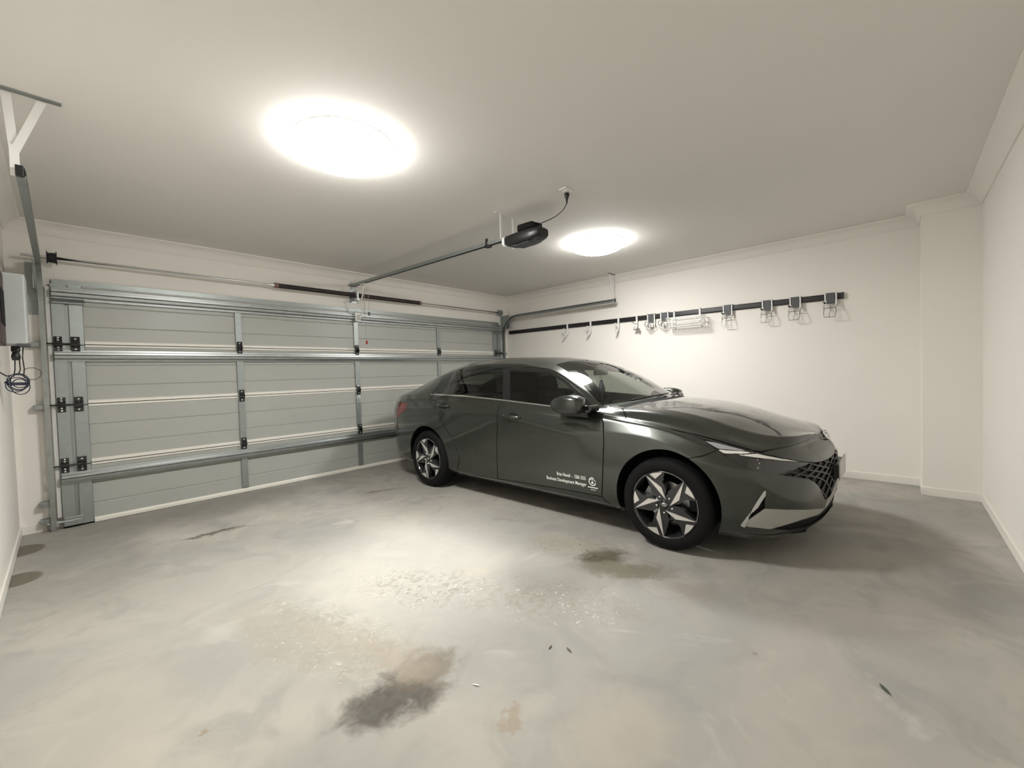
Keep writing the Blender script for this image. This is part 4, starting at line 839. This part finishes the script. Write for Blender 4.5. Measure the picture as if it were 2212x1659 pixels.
# wheels
def wheel(yc, sg):
    """sg -1: near side. local frame: outer face towards sg"""
    W0 = empty('wheel', (0, 0, 0)); W0.parent = CAR; W0.location = (sg*.898, yc-1.36, .317)
    o_ = sg
    R = .317
    b = MB()
    prof = [(.228, -.006), (.236, .000), (.262, .004), (.288, .000), (.303, -.012), (.312, -.030), (.317, -.055), (.3175, -.11), (.317, -.165), (.310, -.20), (.29, -.218), (.25, -.222), (.225, -.215), (.220, -.1)]
    b.lathe([(r, h*o_) for r, h in prof], 'x', 72, closed=True)
    b.build('tyre', M['tyre'], W0, smooth=True)
    b = MB()
    b.lathe([(.229, -.004*o_), (.226, .001*o_), (.221, -.001*o_), (.214, -.03*o_), (.205, -.06*o_), (.198, -.15*o_), (.20, -.2*o_)], 'x', 64)
    b.build('rim', M['rim_dark'], W0, smooth=True)
    # thin bright outer ring, brake disc, hub
    b = MB(); b.lathe([(.05, -.085*o_), (.145, -.085*o_), (.145, -.10*o_), (.05, -.10*o_)], 'x', 48, closed=True)
    b.build('brake_disc', M['disc'], W0, smooth=False)
    def pol(r, deg): a = math.radians(deg); return (-r*math.cos(a), r*math.sin(a))    # (local y towards the nose is -y)
    def plate(b, poly, h0, h1):
        """flat prism in the wheel plane between depths h0 and h1"""
        V = [(h0*o_, p[0], p[1]) for p in poly] + [(h1*o_, p[0], p[1]) for p in poly]; n = len(poly)
        b.add(V, [tuple(range(n)), tuple(range(n, 2*n))[::-1]] + [(k, n+k, n+(k+1) % n, (k+1) % n) for k in range(n)])
    dark = MB(); bright = MB(); nuts = MB()
    mirror = 1
    for k in range(5):
        t0 = 52 + 72*k
        P_ = lambda r, d: pol(r, t0 + d)
        arc = lambda r, d0, d1, n=8: [P_(r, d0 + (d1-d0)*i/n) for i in range(n+1)]
        # dark spoke body and web
        plate(dark, arc(.222, -36, 1.5, 8) + [P_(.10, 22), P_(.055, 20), P_(.05, -40), P_(.10, -42), P_(.16, -30)], -.050, -.010)
        # bright facets
        sp = [P_(.227, .8), P_(.224, -2.0), P_(.116, -26.5), P_(.052, -52), P_(.150, -10.0)]
        plate(bright, [P_(.227, .8), P_(.116, -27), P_(.040, -55), P_(.125, -13.5)][0:3] + [P_(.040, -56)], -.012, -.002)
        plate(bright, arc(.227, -34, -6.5, 6) + [P_(.180, -15.5)], -.012, -.002)
        ring = arc(.2275, -35, 38, 12); ring2 = arc(.2225, 38, -35, 12)
        plate(bright, arc(.2282, 0, 39, 10) + arc(.2215, 39, 0, 10), -.010, -.001)
        u, v = pol(.057, t0 + 36 + 36)
        nuts.lathe([(.0001, -.004*o_), (.007, -.005*o_), (.008, -.02*o_)], 'x', 8, c=(0, u, v))
    dark.lathe([(.0001, -.012*o_), (.05, -.013*o_), (.068, -.02*o_), (.075, -.05*o_)], 'x', 30)
    d_ = dark.build('spokes', M['rim_dark'], W0)
    bb = bright.build('machined_face', M['rim_bright'], W0); bb['label'] = 'bright machined spoke facets and rim edge'
    build_each(nuts, 'wheel_nut', M['bolt'], W0, smooth=True)
    cap = MB(); cap.lathe([(.0001, -.006*o_), (.026, -.007*o_), (.029, -.013*o_)], 'x', 28); cp = cap.build('centre_cap', M['gloss_black'], W0, smooth=True)
    e = oval_emblem('cap_emblem', 0, 0, 0, .019, .010, .0014, W0); e.rotation_euler = (0, 0, math.pi/2 * (1 if sg < 0 else -1)); e.location = (sg*-.0045, 0, 0)
    # caliper
    cal = MB(); a0 = 150 if yc == 0 else 205
    pts = [pol(.10, a0+0), pol(.168, a0-4), pol(.175, a0+18), pol(.168, a0+40), pol(.10, a0+36)]
    plate(cal, pts, -.12, -.070); cal.build('brake_caliper', M['galv_dull'] if yc == 0 else pbr('red_caliper', (.10, .01, .01), .4), W0)
    return W0
for yc in (0, 2.72):
    for sg in (-1, 1): wheel(yc, sg)

# wing mirrors
for mir, sg in ((False, -1), (True, 1)):
    d = FD[mir]
    # explicit shell: cross-sections from the root to the rounded tip
    secs = [(-.005, -.012, .056, .050, .000), (.03, -.012, .070, .064, .002), (.09, .000, .072, .068, .004), (.15, .014, .064, .062, .004), (.19, .028, .054, .052, .002), (.220, .040, .042, .038, .000), (.240, .050, .026, .022, -.002), (.246, .054, .008, .008, -.002)]
    V = []; F = []; n = 20
    for (lx, cy, ry, rz, cz) in secs:
        for k in range(n):
            a = 2*math.pi*k/n; c, s_ = math.cos(a), math.sin(a)
            pw = .5
            yy = math.copysign(abs(c)**pw, c)*ry; zz = math.copysign(abs(s_)**pw, s_)*rz*1.15
            if yy < 0: yy *= 1.15; zz *= .94
            if zz > 0 and yy > 0: yy *= 1.0
            th = math.radians(79); q0, q1 = lx*1.22, cy+yy
            V.append((sg*(.943 + q0*math.cos(th) - q1*math.sin(th)), q0*math.sin(th) + q1*math.cos(th), cz+zz))
    for i in range(len(secs)-1):
        for k in range(n): F.append((i*n+k, i*n+(k+1)%n, (i+1)*n+(k+1)%n, (i+1)*n+k))
    F += [tuple(range(n))[::-1], tuple((len(secs)-1)*n+k for k in range(n))]
    mats = [M['paint'], M['gloss_black']]
    mi = []
    for f in F:
        zc = sum(V[i][2] for i in f)/len(f); mi.append(1 if zc < -.030 else 0)
    o = mk('wing_mirror', V, F, None, d, smooth=True, mats=mats, mi=mi)
    bm = bmesh.new(); bm.from_mesh(o.data); bmesh.ops.recalc_face_normals(bm, faces=bm.faces); bm.to_mesh(o.data); bm.free()
    o.location = (0, .60-1.36, .985 if sg < 0 else .958); o['label'] = 'painted wing mirror housing with black underside'
    b = MB(); b.box(min(sg*.80, sg*.945), max(sg*.80, sg*.945), .535-1.36, .655-1.36, .930, .985)
    b.build('mirror_foot', M['gloss_black'], d, bevel=.018)
# door handles
for mir, sg in ((False, -1), (True, 1)):
    for nm, a0, a1, z0, z1 in (('front_door', 1.285, 1.50, .852, .866), ('rear_door', 2.30, 2.50, .922, .934)):
        par = [c for c in CAR.children if c.name.split('.')[0] == nm][1 if mir else 0]
        w = on_side((a0+a1)/2, z0) 
        pts = []
        for t in np.linspace(0, 1, 15):
            a = a0+(a1-a0)*t; z = z0+(z1-z0)*t; bulge = .040*math.sin(math.pi*t)**.5
            pts.append((sg*(on_side(a, z)-.006+bulge), a-1.36, z))
        b = MB(); b.tube(pts, [.008]+[.0155]*13+[.008], 8, sx=.75); h = b.build('door_handle', M['paint'], par, smooth=True)
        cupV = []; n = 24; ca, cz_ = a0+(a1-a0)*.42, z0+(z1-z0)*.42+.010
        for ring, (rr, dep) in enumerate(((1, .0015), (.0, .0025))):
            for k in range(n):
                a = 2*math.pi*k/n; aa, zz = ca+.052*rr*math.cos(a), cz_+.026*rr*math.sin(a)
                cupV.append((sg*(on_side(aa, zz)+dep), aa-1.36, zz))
        mk('recess_shade', cupV, [(k, (k+1) % n, n+(k+1) % n, n+k) for k in range(n)], M['black'], par, smooth=True)  # flat black disc paints the shade of the hollow behind the handle

# interior
b = MB(); b.prism([(-.98, .60), (-.98, .93), (-.80, .955), (-.55, .93), (-.42, .86), (-.45, .62)], 'x', -.70, .70)
dash = b.build('dashboard', M['interior'], CAR, bevel=.02)
def seat(x, y, front=True):
    b = MB()
    b.box(x-.25, x+.25, y-.25, y+.27, .33, .50)
    s1 = b.build('seat', M['seat'], CAR, bevel=.05)
    for nm, zc, hh, ww, dy in (('seat_back', .74, .30, .25, .0), ('headrest', 1.13, .085, .13, .10)):
        b = MB()
        y0 = y + .27 + dy
        tilt = .16
        b.prism([(y0-.06-tilt*hh*1, zc-hh), (y0+.06-tilt*hh, zc-hh), (y0+.05+tilt*hh, zc+hh), (y0-.04+tilt*hh, zc+hh)], 'x', x-ww, x+ww)
        b.build(nm, M['seat'], s1, bevel=.035)
    return s1
for x in (-.37, .37): seat(x, .22)
b = MB(); b.box(-.62, .62, .92, 1.40, .33, .50); b.prism([(1.32, .48), (1.45, .48), (1.62, .98), (1.50, .98)], 'x', -.62, .62); b.build('rear_seat', M['seat'], CAR, bevel=.04)
b = MB(); b.box(-.60, .60, 1.55, 2.1, .94, .97); b.build('parcel_shelf', M['interior'], CAR)
b = MB(); pts = []
for k in range(33):
    a = 2*math.pi*k/32; pts.append((-.37+.18*math.cos(a), -.36+.06*math.sin(a), .86+.17*math.sin(a)))
b.tube(pts, .014, 8, cap=False); b.tube([(-.55, -.36, .86), (-.19, -.36, .86)], .02, 6); b.tube([(-.37, -.36, .86), (-.37, -.52, .80)], .035, 8)
b.build('steering_wheel', M['interior'], CAR, smooth=True)
b = MB(); b.prism([(-.115, -.03), (.115, -.03), (.125, .0), (.105, .035), (-.105, .035), (-.125, 0)], 'y', -.012, .012)
o = b.build('interior_mirror', M['black'], CAR, bevel=.006); o.location = (0, -.36, 1.235)
b = MB(); b.tube([(0, -.09, 1.27), (0, -.06, 1.325)], .010, 6); b.build('mirror_stalk', M['black'], o).location = (0, .10, -1.255)
# wipers
for (x0, x1, t) in ((-.50, .08, 0), (.08, .62, 0)):
    b = MB(); pts = []
    for k in range(12):
        f = k/11; x = x0+(x1-x0)*f; ss = 2.02+.035*f
        rr = 1.66 - abs(x)/.70*.60
        p, nn = surf_at(2.045+.02*f if x < 0 else -(2.045+.02*f), max(1.06, rr)); p.x = x
        pts.append(p + Vector((0, -.01, .014)))
    b.tube(pts, .007, 6); b.build('wiper', M['black'], CAR, smooth=True)
# door lettering, vinyl on the near front door
def side_text(txt, a_left, z_base, size, width, slope):
    cu = bpy.data.curves.new('lettering', 'FONT'); cu.body = txt; cu.size = size; cu.extrude = 0; cu.offset = size*.012
    o = bpy.data.objects.new('lettering', cu); C.objects.link(o)
    dg = bpy.context.evaluated_depsgraph_get(); me = bpy.data.meshes.new_from_object(o.evaluated_get(dg)); bpy.data.objects.remove(o)
    xs = [v.co.x for v in me.vertices]; sx = width/(max(xs)-min(xs)); x0 = min(xs)
    for v in me.vertices:
        f = (v.co.x-x0)*sx; a = a_left - f; z = z_base + v.co.y
        v.co = Vector((-(wfine(a, z)+.0015), a-1.36, z))
    me.materials.append(M['white_vinyl']); q = bpy.data.objects.new('lettering', me); link(q, FD[False]); q['label'] = 'white vinyl lettering'; return q
_A = _G[60:330, :60]
def wfine(a, z):
    i = int(np.clip(np.argmin(abs(_A[:, 20, 0]-a)), 1, _A.shape[0]-2)); col = _A[i]
    return float(np.interp(z, col[:, 2], col[:, 1]))
side_text('Brian Newell  -  3286 3555', .918, .388, .040, .285, 0)
side_text('Business Development Manager', 1.030, .338, .040, .400, 0)
b = MB()
def disc_pts(r0, r1, d0, d1, ca, cz, n=20):
    V = []; F = []
    for k in range(n+1):
        t = math.radians(d0+(d1-d0)*k/n)
        for r in (r0, r1):
            a, z = ca - r*math.cos(t), cz + r*math.sin(t); V.append((-(wfine(a, z)+.0015), a-1.36, z))
        if k: F.append((2*k-2, 2*k-1, 2*k+1, 2*k))
    return V, F
LC = (.572, .385)
b.add(*disc_pts(.026, .034, 60, 345, *LC)); b.add(*disc_pts(.019, .027, 75, 170, LC[0], LC[1]+.008)); b.add(*disc_pts(.026, .031, 20, 130, LC[0]-.004, LC[1]-.010))
def tri(pts): b.add([(-(wfine(a, z)+.0015), a-1.36, z) for a, z in pts], [tuple(range(len(pts)))])
tri([(LC[0]+.014, LC[1]-.016), (LC[0]-.014, LC[1]-.016), (LC[0], LC[1]+.010)])
tri([(LC[0]+.046, .334), (LC[0]-.046, .334), (LC[0]-.046, .342), (LC[0]+.046, .342)])
tri([(LC[0]+.022, .318), (LC[0]-.026, .318), (LC[0]-.026, .322), (LC[0]+.022, .322)])
lg = b.build('logo', M['white_vinyl'], FD[False], recalc=False); lg['label'] = 'white round logo with a line below'
# ------------------------------------------------------------------ storage rail on the right wall
def rz(y): return 2.021 + (y+.07)*.0075
R_ = empty('wall_rail', (0, -2.54, 2.0)); tag(R_, 'long black storage rail on the wall behind the car, carrying hooks and a basket', 'wall rail'); o0 = Vector(R_.location)
b = MB(); v = []
for y in (-.075, -5.02):
    z = rz(y)
    for (x, dz) in ((-.001, -.033), (-.020, -.033), (-.030, -.024), (-.030, .024), (-.020, .033), (-.001, .033)): v.append((x, y, z+dz))
b.add(v, [tuple(range(6)), tuple(range(6, 12))[::-1]] + [(k, (k+1) % 6, 6+(k+1) % 6, 6+k) for k in range(6)])
lk(b.build('rail', M['rail_black'], R_, bevel=.003))
b = MB(); b.box(-.034, -.0005, -5.035, -5.018, rz(-5.02)-.036, rz(-5.02)+.036); lk(b.build('end_cap', M['black'], R_, bevel=.004))
M['wire'] = noisy(pbr('dull_wire', (.30, .29, .28), .4, metal=.5), 20, .1)
def rooted(name, y, label, cat, group=None):
    o = empty(name, (0, y, rz(y))); tag(o, label, cat, group); return o
def wire(b, pts, r=.0035, n=6): b.tube(pts, r, n); return b
# plain curved hooks
proto = rooted('curved_hook', -1.42, 'white curved hook on the black rail, closest to the garage door', 'hook', 'white curved hooks on the rail')
b = MB(); sec = [(-.006, .038), (-.034, .042), (-.038, .0), (-.038, -.06), (-.046, -.10), (-.066, -.140), (-.098, -.172), (-.136, -.192)]
def strap_xz(b, pts, w=.014, t=.0045):
    """flat strap lying in the x-z plane, w half width along y"""
    P = [Vector((p[0], p[1])) for p in pts]; V = []
    for i, p in enumerate(P):
        d = (P[min(i+1, len(P)-1)]-P[max(i-1, 0)]).normalized(); nn = Vector((-d.y, d.x))*t
        for s, yy in ((1, -w), (1, w), (-1, w), (-1, -w)): V.append((p.x+nn.x*s, yy, p.y+nn.y*s))
    F = [(0, 1, 2, 3), tuple(4*(len(P)-1)+k for k in (3, 2, 1, 0))]
    for i in range(len(P)-1): F += [(4*i+k, 4*i+(k+1) % 4, 4*i+4+(k+1) % 4, 4*i+4+k) for k in range(4)]
    b.add(V, F)
strap_xz(b, sec); b.build('hook_strap', M['white_metal'], proto)
b = MB(); strap_xz(b, [(-.056, -.120), (-.090, -.112), (-.122, -.085), (-.142, -.045)], .011); b.build('prong', M['white_metal'], proto)
for y, lab in ((-1.87, 'white curved hook, second from the garage door on the black rail'), (-2.36, 'white curved hook, third from the garage door on the black rail')):
    c = copy_tree(proto); c.location = (0, y, rz(y)); c['label'] = lab
# broad hook with a loose clip
o = rooted('broad_hook', -2.655, 'white broad hook with a square clip at its tip, beside the two looped holders', 'hook')
b = MB(); strap_xz(b, [(-.004, .036), (-.033, .040), (-.036, 0), (-.038, -.07), (-.050, -.125), (-.075, -.16)], .013); b.build('hook_strap', M['white_metal'], o)
b = MB(); b.box(-.100, -.062, -.026, .026, -.176, -.158); b.box(-.064, -.058, -.055, -.030, -.205, -.150); build_each(b, 'clip', M['wire'], o)
b = MB(); wire(b, [(-.036, -.0, -.085), (-.10, .01, -.078), (-.17, .02, -.052)], .005); b.build('prong', M['wire'], o)
# looped tool holders with grey pads
def holder(y, label):
    o = rooted('looped_holder', y, label, 'tool holder', 'looped tool holders on the rail')
    b = MB()
    for s in (-1, 1):
        b.box(-.046, -.032, s*.050-.008, s*.050+.008, -.135, .042); b.box(-.046, -.001, s*.050-.008, s*.050+.008, .034, .042)
    build_each(b, 'bracket', M['white_metal'], o, per=2)
    b = MB(); b.box(-.044, -.034, -.036, .036, -.078, .037); b.build('pad', M['grey_rubber'], o)
    b = MB(); b.box(-.048, -.040, -.030, .030, -.150, -.095); b.build('tongue', M['white_metal'], o)
    b = MB(); pts = [(-.045, .0, -.135), (-.075, .0, -.110), (-.12, .0, -.098), (-.16, .0, -.118)]
    for k in range(26):
        a = -math.pi/2 + 2*math.pi*2*k/25; pts.append((-.175-.020*k/25-.0*math.cos(a), .030*math.cos(a)*1.0, -.118+.034*math.sin(a)))
    wire(b, pts, .0042); b.build('loop', M['track'], o, smooth=True)
    b = MB(); pts = [(-.044, -.060, -.120), (-.050, -.078, -.160), (-.052, -.040, -.186), (-.052, .040, -.186), (-.050, .078, -.160), (-.044, .060, -.120)]; wire(b, pts, .004); b.build('cradle', M['wire'], o)
    return o
holder(-2.875, 'grey-padded holder with a coiled loop, the one beside the broad hook')
holder(-3.07, 'grey-padded holder with a coiled loop, the one beside the wire basket')
# wire basket
o = rooted('wire_basket', -3.42, 'white wire basket hanging on the black rail', 'basket')
b = MB()
for y in (.215, -.125):
    b.box(-.042, -.031, y-.011, y+.011, -.19, .042); b.box(-.042, -.001, y-.011, y+.011, .034, .042)
build_each(b, 'bracket', M['white_metal'], o, per=2, bevel=.002)
b = MB(); x0, x1, y0, y1, zt, zb = -.20, -.045, -.20, .26, -.065, -.185
for z in (zt, (zt+zb)/2, zb): wire(b, [(x0, y0, z), (x0, y1, z), (x1, y1, z), (x1, y0, z), (x0, y0, z)], .0052 if z == zt else .0036, 6)
for k in range(12):
    y = y0+(y1-y0)*k/11; wire(b, [(x0, y, zt), (x0, y, zb), (x1, y, zb), (x1, y, zt)], .0034, 5)
for k in range(1, 4):
    x = x0+(x1-x0)*k/4; wire(b, [(x, y0, zt), (x, y0, zb), (x, y1, zb), (x, y1, zt)], .0026, 5)
b.build('wire_mesh', M['white_metal'], o)
# bicycle hangers
def bike(y, label):
    o = rooted('bike_hanger', y, label, 'bike hanger', 'bike hangers on the rail')
    b = MB()
    for s in (-1, 1):
        b.box(-.050, -.032, s*.048-.007, s*.048+.007, -.115, .045); b.box(-.050, -.001, s*.048-.007, s*.048+.007, .036, .045)
    build_each(b, 'bracket', M['white_metal'], o, per=2, bevel=.002)
    b = MB(); b.box(-.047, -.034, -.036, .036, -.078, .040); b.build('pad', M['grey_rubber'], o, bevel=.003)
    b = MB(); wire(b, [(-.045, .056, -.085), (-.060, .065, -.125), (-.060, -.045, -.125), (-.045, -.056, -.085)], .0045)
    wire(b, [(-.060, .055, -.125), (-.085, .060, -.170), (-.095, .055, -.225), (-.095, -.040, -.225), (-.085, -.050, -.170), (-.060, -.045, -.125)], .0042)
    b.build('wire_frame', M['wire'], o)
    b = MB(); b.tube([(-.050, .045, -.070), (-.075, .050, -.072), (-.100, .055, -.060)], .007, 8); b.build('tip', M['matt_black'], o, smooth=True)
    b = MB(); wire(b, [(-.050, .0, -.10), (-.062, .0, -.16), (-.075, .01, -.20), (-.095, .008, -.232)], .003); b.build('stay', M['wire'], o)
    return o
bike(-3.885, 'grey-padded bike hanger beside the wire basket'); bike(-4.32, 'grey-padded bike hanger, second after the wire basket')
bike(-4.60, 'grey-padded bike hanger, third after the wire basket'); bike(-4.925, 'grey-padded bike hanger at the near end of the rail')
# ------------------------------------------------------------------ control box, plug and coiled cable on the left wall
o = empty('wall_box', (-W, -1.11, 1.77)); tag(o, 'pale grey control box on the wall beside the door track, cables below it', 'control box')
b = MB(); b.box(.001, .148, -.11, .11, -.23, .235); b.build('case', noisy(pbr('box_grey', (.42, .44, .43), .5), 9, .05), o, bevel=.010)
b = MB(); b.box(.10, .152, -.108, .118, -.238, -.222); b.build('base_edge', M['grey_rubber'], o)
b = MB(); b.lathe([(.0001, 0), (.020, 0), (.022, -.03), (.016, -.04), (.022, -.07), (.018, -.095), (.0001, -.096)], 'z', 16, c=(.085, .03, -.235)); b.build('gland', M['black'], o)
pn = empty('dark_panel', (-W, -1.47, 1.74)); tag(pn, 'very dark maroon panel on the wall next to the grey control box', 'panel')
b = MB(); b.box(.001, .060, -.17, .17, -.22, .24); b.build('case', noisy(pbr('maroon', (.035, .010, .012), .5), 9, .1), pn, bevel=.006)
b = MB(); b.box(.056, .064, -.12, .12, -.10, .12); b.build('face_plate', M['matt_black'], pn, bevel=.002)
cc = empty('coiled_cable', (-6.0, -1.0, 1.30)); tag(cc, 'coil of thin blue-black cable hanging below the grey control box', 'cable')
M['cable_blue'] = noisy(pbr('blue_black_cable', (.022, .026, .055), .45), 20, .2)
b = MB(); pts = []
rnd = random.Random(3)
for k in range(150):
    t = k/150*5.2; a = 2*math.pi*t; rr = .050 + .006*math.sin(t*2.3); z = -.02 + rr*1.05*math.sin(a) + .020*math.sin(t*1.7); x = .0 + rr*.90*math.cos(a) + .008*math.sin(t*3)
    pts.append((x, .02*math.sin(t*2+a), z))
b.tube(pts, .0030, 6); b.build('coil', M['cable_blue'], cc, smooth=True)
b = MB(); b.tube([(.045*math.cos(a)+.062, .02, .050+.042*math.sin(a)) for a in np.linspace(-2.6, 2.6, 26)], .0022, 6); b.tube([(.025, .0, .03), (.030, 0, .08), (.025, 0, .16), (.03, 0, .235)], .0035, 6); b.tube([(-.02, .0, .03), (-.012, 0, .08), (-.01, 0, .145)], .0035, 6); b.tube([(.0, .0, .04), (.012, 0, .08), (.01, 0, .145)], .0035, 6)
b.tube([(-.03, 0, .04), (-.05, -.02, .035), (-.075, -.06, .06)], .004, 6)
b.build('cable_tail', M['black'], cc, smooth=True)
b = MB(); b.tube([(-.055+.02*k/6, 0, -.015+.012*math.sin(k)) for k in range(13)][:7] + [(.03+.003*k, .01, -.02) for k in range(4)], .010, 8); b.build('cable_tie', M['cable_blue'], cc, smooth=True)
# ------------------------------------------------------------------ ornament hanging from the car's mirror
orn = empty('hanging_ornament', (-2.13, -3.285, 1.190)); tag(orn, 'small blue-grey ornament hanging from the mirror behind the windscreen', 'ornament')
b = MB(); b.lathe([(.0001, -.03), (.012, -.035), (.022, -.07), (.034, -.11), (.036, -.14), (.022, -.165), (.0001, -.17)], 'z', 14); b.build('body', noisy(pbr('ornament_blue', (.03, .04, .06), .4), 60, .5), orn, smooth=True)
b = MB(); b.tube([(0, 0, .03), (0, 0, -.035)], .002, 5); b.build('string', M['black'], orn)
b = MB(); b.tube([(0, 0, -.165), (.0, 0, -.24)], .008, 8); b.build('tassel', M['matt_black'], orn)
# ------------------------------------------------------------------ leaves and scraps lying on the floor
M['leaf'] = noisy(pbr('dry_leaf', (.13, .12, .07), .6), 60, .3)
def leaf(x, y, s, rz_, name, label, mat, curl=.25):
    o = empty(name, (x, y, 0), rz_); tag(o, label, 'leaf' if name == 'leaf' else 'scrap')
    V = []; F = []; n = 8
    for i in range(n+1):
        t = i/n; wd = math.sin(math.pi*t)**.8*.42*s
        for j in (-1, 0, 1): V.append(((t-.5)*2*s, j*wd*.5, .004 + curl*s*(abs(j)*.5*math.sin(math.pi*t)*.6 + (t-.5)**2)))
        if i: F += [(3*i-3+j, 3*i+j, 3*i+j+1, 3*i-2+j) for j in range(2)]
    m_ = len(V); V += [(v[0], v[1], v[2]-.0015) for v in V]; F += [tuple(k+m_ for k in f[::-1]) for f in F]
    q = mk('blade', V, F, mat, o, smooth=True); return o
leaf(-3.715, -5.42, .030, .6, 'leaf', 'curled dark green leaf on the floor near the back wall', noisy(pbr('leaf_green', (.055, .075, .045), .6), 60, .3))
leaf(-4.30, -4.375, .020, 1.2, 'leaf', 'tiny dark leaf on the floor in front of the front wheel', M['leaf'])
leaf(-4.34, -4.30, .016, .2, 'leaf', 'tiny brown leaf on the floor beside the tiny dark leaf', M['leaf'])
leaf(-4.715, -4.213, .016, 2.0, 'paper_scrap', 'small white scrap on the floor beside the big dark stain', M['white_metal'], .1)
